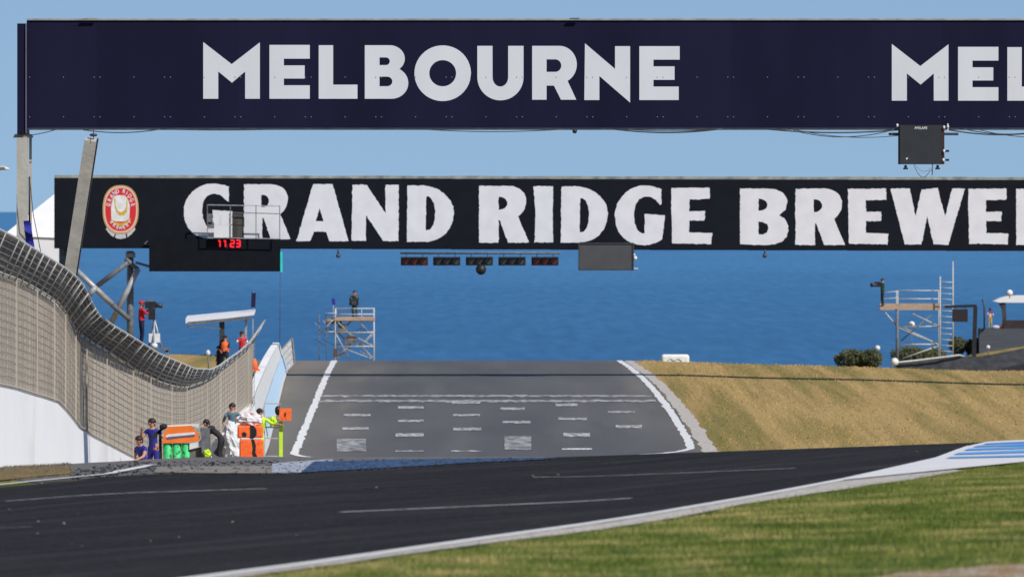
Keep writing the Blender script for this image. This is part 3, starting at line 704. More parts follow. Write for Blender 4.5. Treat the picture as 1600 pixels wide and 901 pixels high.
# sagging cables under the board
def cable(px0, y0, px1, y1, sag, r=.012, D=DM-.08, m=None, par=None):
    a = W(px0, y0, D); b = W(px1, y1, D); mb = MB()
    mb.tube([a.lerp(b, t)+Vector((0, 0, -sag*4*t*(1-t)/69.8)) for t in [i/16 for i in range(17)]], r, 5); return mb.build('cable', m or M_dsteel, par or gm, fix=False)
for a in [(50, 211, 92, 201, 1, .010), (130, 203, 250, 202, 5, .012), (250, 202, 440, 202, 1.5, .01), (660, 202, 880, 202, 4, .010), (960, 202, 1130, 201, 6, .016), (975, 202, 1120, 202, 3, .01),
          (1200, 202, 1403, 203, 5, .016), (1240, 204, 1402, 201, 12, .010), (1230, 200, 1403, 212, 8, .008), (1478, 202, 1660, 200, 10, .016), (1520, 200, 1700, 206, 12, .009), (1500, 200, 1640, 202, 9, .012)]: cable(*a)
hbar('lamp_strip', M_concL, 29, 130, 152, DM-.1, .05, .02, gm); hbar('lamp_strip', M_msteel, 29.2, 890, 905, DM-.1, .05, .03, gm)
# small camera under the board
k = empty('dome_camera', tuple(W(898, 201, DM-.05)), 'tiny black dome camera under the middle of the navy MELBOURNE board', 'camera')
mb = MB(); c = W(898, 205, DM-.05); mb.ball(c, .055); mb.build('dome', M_black, k); mb = MB(); mb.box(c+Vector((0, 0, .05)), (.14, .08, .03)); mb.build('mount', M_dsteel, k)
# timing box
tb = empty('timing_box', tuple(W(1440, 197, DM-.3)), 'black box with white maker name hanging under the navy board', 'timing box')
D = DM-.45
a = W(1406, 196, D); b = W(1471, 256, D); cx = (a.x+b.x)/2; cz = (a.z+b.z)/2
mb = MB(); mb.box((cx, D, cz), (b.x-a.x, .04, a.z-b.z)); mb.build('front_panel', mat('charcoal_face', (.022, .025, .028), (.028, .031, .034), rough=.5), tb)
mb = MB(); mb.box((cx+.02, D+.17, cz), (b.x-a.x+.10, .28, a.z-b.z+.02)); mb.build('housing', mat('dark_red_brown', (.05, .018, .018), (.03, .012, .014), rough=.5), tb)
text_mesh('lettering', 'MYLAPS', tuple(W(1438.5, 200.3, D-.025)), .058, M_white, tb, bold=.02, wscale=1.0, shear=.25)
mb = MB(); c = W(1417, 247.5, D-.03)
mb.face([c+Vector((-.025, 0, -.02)), c+Vector((.0, 0, -.03)), c+Vector((.03, 0, .02)), c+Vector((-.01, 0, .01))]); mb.build('emblem', M_white, tb)
mb = MB(); q0 = W(1389, 209.5, D); q1 = W(1498, 209.5, D); mb.box(((q0.x+q1.x)/2, D+.2, q0.z), (q1.x-q0.x, .08, .06)); mb.build('mounting_bar', M_dsteel, tb)
for px in (1415, 1465):
    mb = MB(); c = W(px, 258, D+.1); mb.tube([c, c+Vector((0, 0, -.06))], .03, 8); mb.tube([c+Vector((0, 0, -.06)), c+Vector((0, 0, -.1))], [.055, .06], 10); mb.build('foot', M_black, tb)
for px, y in ((1402, 196), (1475, 199), (1481, 198), (1475, 236), (1474, 250)):
    mb = MB(); c = W(px, y, D-.02); mb.ball(c, .03, (1, 1, 1.4), 8, 6); mb.build('clamp', M_letter, tb)
for y in (236, 250):
    mb = MB(); mb.box(W(1480, y, D+.05), (.09, .06, .05)); mb.build('connector', M_black, tb)
mb = MB(); mb.bar(W(1481, 193, D), W(1481, 205, D), .03); mb.build('hanger', M_letter, tb)
cc = [W(1429+i*.0, 0, D) for i in range(1)]
for (x0, x1, y0, sag, r) in ((1428, 1457, 257, 22, .009), (1430, 1458, 257, 12, .005)):
    mb = MB(); mb.tube([W(lerp(x0, x1, t), y0+sag*4*t*(1-t)*.9+(5 if t > .9 else 0), D-.03) for t in [i/14 for i in range(15)]], r, 5); mb.build('cable', M_msteel, tb, fix=False)
mb = MB(); mb.bar(W(1457, 256, D), W(1456.5, 274, D), .02); mb.build('cable', M_black, tb)
# blue banner flag on the left post
fl = empty('blue_flag', tuple(W(44, 386, DM-.4)), 'narrow royal blue flag hanging beside the left concrete gantry post', 'flag')
mb = MB(); q = [W(*p, DM-.4) for p in ((36.5, 345), (47.5, 344.5), (54, 387), (41, 383))]
nn = 8
for i in range(nn):
    t0, t1 = i/nn, (i+1)/nn; w0 = Vector((0, .05*math.sin(t0*9), 0)); w1 = Vector((0, .05*math.sin(t1*9), 0))
    A, B, C_, E = q[0].lerp(q[3], t0)+w0, q[1].lerp(q[2], t0)+w0, q[1].lerp(q[2], t1)+w1, q[0].lerp(q[3], t1)+w1; T = Vector((0, .012, 0))
    mb.face((A, B, C_, E), True); mb.face((A+T, E+T, C_+T, B+T), True)
mb.build('cloth', M_blue, fl); mb = MB(); mb.bar(W(38, 361, DM-.41)+Vector((0, -.05, 0)), W(51, 367, DM-.41)+Vector((0, -.05, 0)), .09, .02); mb.build('band', M_navyc, fl)
mb = MB(); mb.tube([W(46, 276, DM-.35), W(46, 345, DM-.38)], .022, 6); mb.build('pole', M_black, fl); mb = MB(); mb.tube([W(46, 276, DM-.35), W(52, 335, DM-.35), W(66, 405, DM)], .009, 5); mb.build('guy_wire', M_black, fl)

# ------------------------------------------------------------ start gantry
DG = 510.0; kG = F/DG
z2 = lambda pts: [(280+x/3.636, 280+y/3.636) for x, y in pts]
z3 = lambda pts: [(720+x/3.636, 280+y/3.636) for x, y in pts]
z4 = lambda pts: [(1150+x/3.556, 280+y/3.556) for x, y in pts]
Gt = [(1140, 55), (1100, 42), (1050, 35), (1015, 38), (985, 47), (955, 62), (928, 85), (905, 112), (888, 143), (878, 175), (876, 205), (880, 250), (890, 285), (908, 315), (935, 343), (965, 360), (1000, 371), (1045, 375), (1085, 369), (1120, 356), (1145, 340), (1150, 300), (1160, 205),
      (1045, 197), (1045, 240), (1045, 305), (1030, 308), (1015, 300), (1000, 280), (988, 245), (984, 205), (986, 170), (996, 138), (1012, 115), (1035, 101), (1060, 98), (1085, 103), (1108, 118), (1130, 145), (1140, 145)]
Rr = [(103, 38), (260, 37), (300, 41), (335, 55), (358, 78), (371, 108), (371, 140), (362, 168), (347, 192), (325, 212), (388, 360), (268, 360), (222, 235), (215, 235), (215, 360), (103, 360)]
Rh = [(215, 98), (235, 100), (252, 110), (263, 128), (262, 148), (250, 164), (232, 171), (215, 172)]
Dd = [(572, 40), (670, 41), (715, 50), (755, 68), (790, 95), (815, 125), (831, 160), (836, 195), (830, 240), (813, 282), (785, 318), (750, 342), (712, 355), (670, 360), (568, 360)]
Dh = [(678, 108), (694, 108), (710, 122), (722, 150), (730, 200), (726, 245), (714, 278), (698, 297), (675, 300)]
tr = lambda pts, sx, sy, ox, oy: [(x*sx+ox, y*sy+oy) for x, y in pts]
Eg = [(1195, 50), (1415, 48), (1415, 112), (1298, 115), (1298, 182), (1388, 180), (1385, 235), (1298, 235), (1298, 302), (1428, 305), (1422, 368), (1200, 364)]
loops = [z2(tr(Gt, .97, .925, -824, -8))]
loops += [z2(tr(Rr, .93, .97, 272, -8)), z2(tr(Rh, .93, .97, 267, -8))]
loops += [z2([(760, 28), (872, 28), (962, 352), (852, 352), (835, 298), (765, 298), (745, 352), (665, 352)]), z2([(798, 165), (775, 238), (820, 238)])]
loops += [z2([(985, 32), (1065, 32), (1172, 195), (1172, 32), (1248, 32), (1245, 352), (1160, 352), (1062, 205), (1060, 350), (978, 350)])]
loops += [z2(tr(Dd, 1, 1, 725, -5)), z2(tr(Dh, 1, 1, 725, -10))]
w1 = loops
w2 = [z3(Rr), z3(Rh), z3([(412, 40), (525, 40), (522, 200), (525, 358), (418, 358), (425, 200)]), z3(Dd), z3(Dh), z3(Gt), z3(Eg)]
B_ = [(22, 52), (180, 52), (225, 58), (260, 75), (281, 102), (285, 132), (274, 170), (240, 200), (268, 218), (287, 248), (292, 285), (280, 322), (255, 347), (215, 361), (150, 367), (22, 360)]
R_ = tr(Rr, .965, .97, 231, 16); Rh_ = tr(Rh, .965, .97, 225, 16)
E_ = tr(Eg, .965, .97, -531, 5)
w3 = [z4(B_), z4([(125, 110), (148, 111), (168, 124), (175, 142), (165, 165), (145, 174), (125, 175)]), z4([(125, 235), (150, 237), (172, 250), (181, 273), (170, 296), (150, 307), (125, 308)]),
      z4(R_), z4(Rh_), z4(E_), z4([(858, 52), (965, 52), (998, 205), (1030, 58), (1120, 48), (1162, 208), (1200, 52), (1272, 52), (1180, 365), (1098, 360), (1062, 205), (1030, 362), (938, 362)]),
      z4([(x+668, y) for x, y in E_]), z4([(x+1227, y) for x, y in R_]), z4([(x+1227, y) for x, y in Rh_]), z4([(1850, 52), (1960, 52), (2010, 160), (2060, 52), (2150, 52), (2060, 230), (2060, 362), (1950, 362), (1950, 230)])]
gg = empty('start_gantry', tuple(W(203, 600, DG)), 'farther start-line gantry, charcoal board with white GRAND RIDGE BREWERY lettering', 'gantry')
gg.location.z = gz(gg.location.x, DG)
x0 = 85
for i in range(12):
    x1 = x0+155; a = W(x0, 278+i*.35, DG); b = W(x1, 388+i*.45, DG); mb = MB(); mb.box(((a.x+b.x)/2, DG+.06, (a.z+b.z)/2), (b.x-a.x+.02, .08+.006*(i % 2), a.z-b.z)); mb.build('panel', M_black_sign, gg); x0 = x1
mb = MB()
for i in range(60):
    xx = 85+i*31; yy = 276+(xx-85)*.0022; a = W(xx, yy, DG); b = W(xx+31, yy+.07, DG)
    mb.box(((a.x+b.x)/2, DG+.3, a.z+.01*math.sin(i*1.3)), (b.x-a.x, .5, .15))
mb.build('top_truss', mat('weathered_top', (.34, .35, .31), (.16, .17, .16), rough=.9, nscale=1.6), gg)
for ww in (w1, w2, w3): glyph_obj('lettering', ww, DG, M_letter2, gg, thick=.006, dy=.005, jit=1.25)
hbar('truss_chord', M_dsteel, 292, 90, 1900, DG+1.3, .15, .15, gg); hbar('truss_chord', M_dsteel, 384, 90, 1900, DG+1.3, .15, .15, gg)
# crest
CX, CY = 188.5, 327.5; kk = W(CX, CY, DG)
def ell(rx, ry, p=2.35, n=48):
    r = []
    for i in range(n):
        a = 2*math.pi*i/n; c, s = math.cos(a), math.sin(a)
        r.append((CX+rx*.97*math.copysign(abs(c)**(2/p), c), CY+ry*.91*math.copysign(abs(s)**(2/p), s)))
    return r
cr = glyph_obj('crest', [ell(29, 42)], DG, M_gold, gg, .005, -.004)
glyph_obj('rim', [ell(27, 39.5), ell(25, 37)], DG, M_pink, cr, .005, -.012)
glyph_obj('field', [ell(24.6, 36.6)], DG, M_ored, cr, .005, -.009)
glyph_obj('tankard', [[(177, 308), (182, 305), (194, 305), (199, 309), (201, 315), (203, 322), (202, 342), (196, 346), (180, 346), (174, 342), (173.5, 322)]], DG, M_white, cr, .005, -.016)
glyph_obj('scroll', [[(172, 341), (178, 347), (188, 349), (198, 347), (205, 340), (202, 348), (196, 352), (181, 352), (175, 348)]], DG, M_yel, cr, .005, -.020)
glyph_obj('froth', [[(179, 310), (180.3, 310), (181, 322), (184, 329), (189, 331.5), (194.5, 329), (197.5, 322), (198, 310), (199.3, 310), (199.2, 322), (198, 331), (194, 336), (187, 336.5), (182, 331), (179.6, 323)]], DG, M_yel, cr, .005, -.024)
def arc_text(s, rx, ry, a0, a1, h, flip=False):
    n = len(s)
    for i, ch in enumerate(s):
        if ch == ' ': continue
        a = math.radians(lerp(a0, a1, i/(n-1))); x = CX+rx*math.cos(a); y = CY-ry*math.sin(a)
        p = W(x, y, DG); text_mesh('letter', ch, (p.x, DG-.024, p.z), h, M_letter2, cr, ang=(a-math.pi/2 if not flip else a+math.pi/2), bold=.03, wscale=.8, thick=.003)
arc_text('GRAND RIDGE', 19.5, 29.5, 165, 15, .19); arc_text('BREWERY', 19, 28.5, 222, 318, .17, True)
for (a0, a1) in ((222, 250), (254, 286), (290, 318)):
    pts = [(CX+31*math.cos(math.radians(a)), CY-45.5*math.sin(math.radians(a))+0) for a in np.linspace(a0, a1, 9)]+[(CX+27*math.cos(math.radians(a)), CY-38.2*math.sin(math.radians(a))) for a in np.linspace(a1, a0, 9)]
    glyph_obj('ribbon', [pts], DG, mat('ribbon_grey', (.35, .36, .38), (.62, .63, .65), rough=.6, nscale=16), cr, .004, .004, jit=.8)
# gantry tower, left
def tower_leg(px, ytop, D, r, m, parent, name='post'):
    a = W(px, ytop, D); mb = MB(); mb.tube([(a.x, a.y, a.z), (a.x, a.y, gz(a.x, a.y)-.2)], r, 10); return mb.build(name, m, parent)
tower_leg(203.5, 392, DG+.8, .17, M_msteel, gg)
mb = MB(); a = W(204, 394, DG+.8); mb.tube([a, a+Vector((0, 0, -.25))], .24, 12); mb.build('post_cap', M_steel, gg)
for (p, q, r, m) in (((115, 418), (176, 476), .14, M_steel), ((176, 476), (204, 500), .13, M_msteel), ((200, 410), (150, 448), .12, M_msteel), ((150, 448), (136, 464), .14, M_steel), ((216, 420), (173, 505), .14, M_steel), ((196, 404), (216, 421), .1, M_msteel), ((212, 410), (240, 418), .06, M_msteel)):
    mb = MB(); mb.tube([W(*p, DG+.3), W(*q, DG+.5)], r, 8); mb.build('brace', m, gg)
tower_leg(100, 388, DG+1.2, .25, M_msteel, gg); tower_leg(1850, 388, DG+.8, .3, M_msteel, gg)
# start lights
sl = empty('start_lights', tuple(W(750, 392, DG-.6)), 'row of unlit start lights hanging under the charcoal board', 'traffic light')
mb = MB(); a = W(625, 395, DG-.5); b = W(875, 395, DG-.5); mb.tube([a, b], .05, 6); mb.tube([a+Vector((0, .3, -.02)), b+Vector((0, .3, -.02))], .05, 6); mb.build('rail', M_msteel, sl)
for j, cxp in enumerate((647.5, 698, 749, 800, 851.5)):
    a = W(cxp, 408, DG-.5); mb = MB(); mb.box(a, (1.32, .3, .42)); un = mb.build('lamp_housing', M_black, sl)
    for s in (-.4, .4):
        m2 = MB(); m2.bar(a+Vector((s, 0, .2)), a+Vector((s, 0, .42)), .04); m2.build('hanger', M_dsteel, un)
    for i in (-1, 0, 1):
        c = a+Vector((i*.42, -.16, -.01)); m2 = MB(); m2.tube([c+Vector((0, .01, 0)), c+Vector((0, -.03, 0))], [.155, .14], 16); m2.build('lens', M_redoff if j in (0, 4) else M_greyoff, un)
        m2 = MB(); m2.box(c+Vector((0, -.12, .17)), (.36, .26, .02)); m2.build('hood', M_black, un)
k = empty('dome_camera', tuple(W(751, 415, DG-.6)), 'black round dome hanging below the middle unlit start light', 'camera')
mb = MB(); mb.ball(W(751.5, 421, DG-.6), .26); mb.build('dome', M_black, k); mb = MB(); mb.tube([W(751.5, 413, DG-.6), W(751.5, 418, DG-.6)], .05); mb.build('mount', M_dsteel, k)
for px, what in ((528.5, 'small dark lamp hanging under the charcoal board, left of the start lights'), (1195, 'small dark lamp hanging under the charcoal board, right of the grey screen')):
    k = empty('hanging_lamp', tuple(W(px, 393, DG-.3)), what, 'lamp', 'small lamps under the start gantry')
    mb = MB(); mb.tube([W(px, 390, DG-.3), W(px, 397, DG-.3)], .05, 6); mb.build('stem', M_dsteel, k); mb = MB(); c = W(px, 400, DG-.3); mb.tube([c+Vector((0, 0, .14)), c, c+Vector((0, 0, -.08))], [.06, .12, .08], 10); mb.build('shade', M_dsteel, k)
# grey screen
k = empty('display_screen', tuple(W(947, 422, DG-.4)), 'blank dark grey display screen under the word RIDGE', 'screen')
a = W(904, 380, DG-.4); b = W(990, 421.5, DG-.4); mb = MB(); mb.box(((a.x+b.x)/2, DG-.4, (a.z+b.z)/2), (b.x-a.x, .3, a.z-b.z)); mb.build('panel', M_screen, k)
mb = MB()
for (p, q) in (((904, 380), (990, 380)), ((904, 421.5), (990, 421.5)), ((904.5, 380), (904.5, 421.5)), ((989.5, 380), (989.5, 421.5))): mb.bar(W(*p, DG-.57), W(*q, DG-.57), .06)
mb.build('frame', M_dsteel, k)
mb = MB(); mb.ball(W(992.5, 403, DG-.5), .10); mb.ball(W(991, 398, DG-.5), .06); mb.build('lamp', M_white, k); mb = MB(); mb.bar(W(990, 419, DG-.5), W(997, 419.5, DG-.5), .04); mb.build('hook', M_white, k)
# clock board
k = empty('clock_board', tuple(W(335, 424, DG-.6)), 'wide black timing board with red digits under the letter G', 'clock')
a = W(233, 373, DG-.6); b = W(438, 424, DG-.6); mb = MB(); mb.box(((a.x+b.x)/2, DG-.45, (a.z+b.z)/2), (b.x-a.x, .4, a.z-b.z)); mb.build('panel', mat('matt_black_board', (.0065, .008, .012), (.008, .010, .014), rough=.85, spec=.08, nscale=2), k)
def seg7(dig, cxp, cyp, w, h):
    S = {'1': 'bc', '2': 'abged', '3': 'abgcd'}[dig]; t = .075; mb = MB()
    P = lambda x, y: W(cxp+x*w/2, cyp-y*h/2, DG-.68)
    E = {'a': ((-1, 1), (1, 1)), 'b': ((1, 1), (1, 0)), 'c': ((1, 0), (1, -1)), 'd': ((-1, -1), (1, -1)), 'g': ((-1, 0), (1, 0)), 'e': ((-1, 0), (-1, -1)), 'f': ((-1, 1), (-1, 0))}
    for s in S: mb.bar(P(*E[s][0]), P(*E[s][1]), t, .04, up=Vector((0, 1, 0)))
    if dig == '1': mb.bar(P(1, 1), P(0, .75), t, .04, up=Vector((0, 1, 0)))
    return mb.build('digit', M_led, k, fix=False)
for dch, xx in (('1', 341), ('1', 349.5), ('2', 363), ('3', 372)): seg7(dch, xx, 380.5, 5.5, 10)
mb = MB(); mb.bar(W(439, 393, DG-.5), W(439.5, 425, DG-.5), .13, .1); mb.build('tape', M_cyan, k)
mb = MB(); mb.tube([W(438, 424, DG-.5), W(437.5, 480, DG-.4), W(437, 545, DG-.5)], .012, 5); mb.build('cable', M_dsteel, k)
mb = MB(); mb.bar(W(232, 376, DG-.2), W(226, 381, DG-.2), .07); mb.build('bracket', M_msteel, k)
# camera cage in front of the letters
cg = empty('maintenance_cage', tuple(W(380, 373, DG-1.0)), 'thin railed service cage with white boxes in front of the letters G and R', 'cage')
Dc = DG-1.1
for i, (p, q) in enumerate([((324, 320), (437, 322)), ((437, 321), (437, 373)), ((324, 320), (324, 373)), ((400, 321), (400, 373)), ((360, 321), (360, 373)), ((364, 332), (437, 334)), ((324, 371), (437, 373))]):
    mb = MB(); mb.bar(W(*p, Dc), W(*q, Dc), .04); o = mb.build('rail', M_msteel if i not in (0, 6) else M_steel, cg)
mb = MB()
for i in range(9): mb.bar(W(364+.9*i*2-.0, 334, Dc+.2), W(364+.9*i*2, 371, Dc+.2), .015)
for i in range(12): mb.bar(W(364, 335+i*3.1, Dc+.2), W(379, 335+i*3.1, Dc+.2), .015)
mb.build('mesh_screen', mat('brown_mesh', (.10, .09, .08), rough=.8), cg)
mb = MB(); mb.box(W(371.5, 352, Dc+.5), (.42, .03, 1.1)); mb.build('back_panel', mat('dark_mesh_back', (.05, .048, .045), rough=.8), cg)
for (x0, y0, x1, y1) in ((334, 333, 363, 338), (334, 338.5, 344, 351), (344.5, 338.5, 363, 351), (334, 351.5, 363, 371)):
    a = W(x0, y0, Dc); b = W(x1, y1, Dc); mb = MB(); mb.box(((a.x+b.x)/2, Dc+.15, (a.z+b.z)/2), (b.x-a.x-.02, .25, a.z-b.z-.02)); mb.build('equipment_box', M_letter2, cg)
mb = MB(); mb.box(W(328, 342, Dc+.1), (.2, .1, .5)); mb.box(W(330, 352, Dc+.1), (.3, .1, .3)); mb.build('control_unit', M_msteel, cg)

# ------------------------------------------------------------ people
def rotz(v, a): return Vector((v[0]*math.cos(a)-v[1]*math.sin(a), v[0]*math.sin(a)+v[1]*math.cos(a), v[2]))
def person(px, D, feet_y=None, height=1.75, face=math.pi, label='', top=M_darkc, legs=M_darkc, sleeves=None, hair=M_hair, cap=None, vest=None, lean=0, crouch=0, armL='down', armR='down', group=None, z=None):
    """facing: 0 looks to +Y (away from the lens side), pi looks towards the lens"""
    s = height/1.75; X = (px-800)/F*D
    z0 = z if z is not None else (gz(X, D) if feet_y is None else W(px, feet_y, D).z)
    root = empty('person', (X, D, z0), label, 'person', group)
    def P(x, y, zz):   # body frame: x right, y forward
        zz = zz*s; y = y*s; x = x*s
        if zz > .95*s:
            d = zz-.95*s; y += d*math.sin(lean); zz = .95*s+d*math.cos(lean)
        if crouch:
            zz = zz-crouch*s*min(1, zz/(.95*s)) if zz > .1 else zz
        v = rotz((x, y, zz), face-math.pi if False else face); return (X+v.x, D+v.y, z0+v.z)
    cy = crouch*.6
    J = {}; E = []; Rr_ = {}; Mi = {}
    def j(n, p, r, m): J[n] = P(*p); Rr_[n] = r*s; Mi[n] = m
    # materials: 0 top 1 legs 2 skin 3 sleeves 4 shoes
    j('pel', (0, 0, .95), .135, 1); j('waist', (0, 0, 1.08), .125, 0); j('chest', (0, .01, 1.28), .150, 0); j('ub', (0, 0, 1.40), .125, 0); j('neck', (0, 0, 1.49), .055, 2); j('head', (0, .02, 1.60), .092, 2); j('crown', (0, .01, 1.69), .075, 2)
    E += [('pel', 'waist'), ('waist', 'chest'), ('chest', 'ub'), ('ub', 'neck'), ('neck', 'head'), ('head', 'crown')]
    for sd, sx, arm in (('L', -1, armL), ('R', 1, armR)):
        j('hip'+sd, (sx*.09, 0, .88), .095, 1); j('knee'+sd, (sx*.11, .03+cy, .50), .06, 1); j('ank'+sd, (sx*.12, -.02, .09), .042, 1); j('toe'+sd, (sx*.13, .15, .035), .036, 4)
        j('sh'+sd, (sx*.185, 0, 1.40), .062, 0)
        pos = {'down': ((.24, -.02, 1.13), (.25, .06, .88)), 'cam': ((.26, .16, 1.22), (.14, .34, 1.42)), 'out': ((.38, .14, 1.25), (.60, .30, 1.22)), 'up': ((.34, .08, 1.50), (.36, .16, 1.74)), 'fwd': ((.24, .20, 1.18), (.18, .42, 1.10)), 'hips': ((.34, -.05, 1.17), (.20, .08, 1.02))}[arm]
        j('el'+sd, (sx*pos[0][0], pos[0][1], pos[0][2]), .044, 3); j('wr'+sd, (sx*pos[1][0], pos[1][1], pos[1][2]), .028, 2)
        dv = Vector(pos[1])-Vector(pos[0]); dv.normalize(); h = Vector(pos[1])+dv*.07
        j('ha'+sd, (sx*h.x, h.y, h.z), .034, 2)
        E += [('pel', 'hip'+sd), ('hip'+sd, 'knee'+sd), ('knee'+sd, 'ank'+sd), ('ank'+sd, 'toe'+sd), ('ub', 'sh'+sd), ('sh'+sd, 'el'+sd), ('el'+sd, 'wr'+sd), ('wr'+sd, 'ha'+sd)]
    names = list(J); idx = {n: i for i, n in enumerate(names)}
    me = bpy.data.meshes.new('body'); me.from_pydata([J[n] for n in names], [(idx[a], idx[b]) for a, b in E], [])
    tmp = bpy.data.objects.new('tmp', me); col.objects.link(tmp)
    sk = tmp.modifiers.new('s', 'SKIN'); sk.use_smooth_shade = True
    for i, n in enumerate(names): me.skin_vertices[0].data[i].radius = (Rr_[n], Rr_[n]*(.78 if n in ('chest', 'ub', 'waist', 'pel') else 1))
    me.skin_vertices[0].data[0].use_root = True
    ss = tmp.modifiers.new('d', 'SUBSURF'); ss.levels = 1; ss.render_levels = 1
    dg = bpy.context.evaluated_depsgraph_get(); dg.update()
    bm_ = bpy.data.meshes.new_from_object(tmp.evaluated_get(dg)); bpy.data.objects.remove(tmp)
    mats = [top, legs, M_skin, sleeves or top, M_darkc]
    bm = bmesh.new(); bm.from_mesh(bm_)
    segs = [(Vector(J[a]), Vector(J[b]), Mi[b], Mi[a]) for a, b in E]
    for f in bm.faces:
        c = f.calc_center_median(); best = 9; mi = 0
        for A, B, m_, ma in segs:
            d = B-A; t = max(0, min(1, (c-A).dot(d)/d.length_squared)); q = (c-(A+d*t)).length
            if q < best: best = q; mi = m_ if t > .45 else ma
        f.material_index = mi; f.smooth = True
    bm.to_mesh(bm_); bm.free()
    # fingers and thumb joined to each hand, nose on the face
    fm = MB()
    for sd, sx in (('L', -1), ('R', 1)):
        w_ = Vector(J['wr'+sd]); h_ = Vector(J['ha'+sd]); d = (h_-w_).normalized(); side = Vector(rotz((1, 0, 0), face))
        side = (side-d*side.dot(d)).normalized()
        for i, ln in enumerate((.07, .08, .075, .055)):
            b0 = h_+side*(i-1.5)*.019*s+d*.01; fm.tube([b0, b0+d*ln*.5*s, b0+d*ln*.85*s+Vector((0, 0, -.012))], [.009*s, .008*s, .006*s], 6)
        b0 = h_-d*.03+side*-.03*sx; fm.tube([b0, b0+side*-.03*sx+d*.025, b0+side*-.035*sx+d*.05], [.010*s, .009*s, .007*s], 6)
    fw = Vector(rotz((0, 1, 0), face)); hd = Vector(J['head']); fm.tube([hd+fw*.085*s+Vector((0, 0, .03)), hd+fw*.115*s+Vector((0, 0, -.01))], [.010, .016], 6)
    for sx in (-1, 1):
        e = hd+Vector(rotz((sx*.09, 0, 0), face)); fm.ball(e, .022, (1, 1, 1.3), 6, 5)
    fme = fm.mesh('f'); bm = bmesh.new(); bm.from_mesh(bm_); n0 = len(bm.faces); bm.from_mesh(fme); bm.faces.ensure_lookup_table()
    for f in bm.faces[n0:]: f.material_index = 2
    bm.to_mesh(bm_); bm.free()
    mi_ = [p.material_index for p in bm_.polygons]; bm_.materials.clear()
    for q in mats: bm_.materials.append(q)
    bm_.polygons.foreach_set('material_index', mi_)
    link('body', bm_, None, root)
    hr = MB(); c = Vector(J['head'])+Vector((0, 0, .045*s))-fw*.015*s
    hr.ball(c, .108*s, (1, 1.05, 1.0), 12, 8, -.15)
    if cap:
        hr.ball(c+fw*.09*s+Vector((0, 0, .01)), .07*s, (1, 1, .2), 8, 5); hr.build('cap', cap, root)
    else:
        hr.ball(c-fw*.03*s-Vector((0, 0, .05*s)), .085*s, (1, .9, 1), 10, 6); hr.build('hair', hair, root)
    for sx in (-1, 1):
        ey = MB(); ey.ball(hd+Vector(rotz((sx*.032*s, .088*s, .02*s), face)), .010*s, (1, 1, 1), 6, 4); ey.build('eye', M_black, root)
    if vest:
        vb = MB(); a = Vector(P(0, 0, 1.0)); b = Vector(P(0, 0, 1.24)); c2 = Vector(P(0, 0, 1.40)); d2 = Vector(P(0, 0, 1.455)); n0 = 0; rows = []
        for q, rx, ry in ((a, .185, .15), (b, .20, .165), (c2, .205, .15), (d2, .11, .09)):
            rows.append([q+Vector(rotz((rx*s*math.cos(2*math.pi*i/16), ry*s*math.sin(2*math.pi*i/16), 0), face)) for i in range(16)])
        for r in range(3):
            for i in range(16): vb.face((rows[r][i], rows[r][(i+1) % 16], rows[r+1][(i+1) % 16], rows[r+1][i]), True)
        vb.build('vest', vest, root)
    root['hand'] = 0; del root['hand']
    return root, J
# cameraman in red behind the fence
_, J = person(221, 400, 541, face=-math.pi/2+.3, label='cameraman in a red shirt shooting from behind the mesh fence', top=M_red, legs=M_navyc, cap=M_red, armL='cam', armR='cam')
ck = empty('video_camera', tuple(Vector(J['head'])+Vector((.35, -.1, -.2))), 'black shoulder camera held by the man in the red shirt', 'video camera')
c = Vector(J['head'])+Vector((.33, -.08, -.02))
mb = MB(); mb.box(c, (.42, .2, .26)); mb.build('camera_body', M_black, ck); mb = MB(); mb.tube([c+Vector((.2, 0, 0)), c+Vector((.46, 0, -.03))], [.08, .10], 12); mb.build('lens', M_dsteel, ck)
mb = MB(); mb.box(c+Vector((-.02, 0, .18)), (.28, .05, .07)); mb.build('viewfinder', M_msteel, ck); mb = MB(); mb.box(c+Vector((.05, 0, -.35)), (.26, .22, .42)); mb.build('battery_pack', M_black, ck)
tp = empty('camera_tripod', (c.x+.12, c.y, W(235, 540, 400).z), 'white-footed tripod under the black shoulder camera', 'tripod')
zt = c.z-.55; fz = W(235, 545, 400).z
mb = MB(); mb.box((c.x+.15, c.y, fz+.42), (.42, .3, .34)); mb.build('weight_box', M_whitec, tp)
for i in range(3):
    a = i*2.1+.4; mb = MB(); mb.tube([(c.x+.15, c.y, zt), (c.x+.15+.3*math.cos(a), c.y+.3*math.sin(a), fz)], .035, 8); mb.build('leg', M_steel, tp)
mb = MB(); mb.ball((c.x+.15, c.y-.2, fz+.13), .13, (1, 1, .9)); mb.build('bag', M_white, tp)
pf = empty('camera_platform', (W(228, 560, 400).x, 400, gz(W(228, 560, 400).x, 400)), 'small steel platform carrying the cameraman in red behind the fence', 'platform')
a = W(228, 543, 400); mb = MB(); mb.box((a.x, 400, a.z-.04), (1.8, 1.8, .08)); mb.build('deck', M_msteel, pf)
for sx in (-.8, .8):
    for sy in (-.8, .8):
        mb = MB(); mb.tube([(a.x+sx, 400+sy, a.z), (a.x+sx, 400+sy, gz(a.x+sx, 400+sy)-.2)], .04, 6); mb.build('leg', M_msteel, pf)
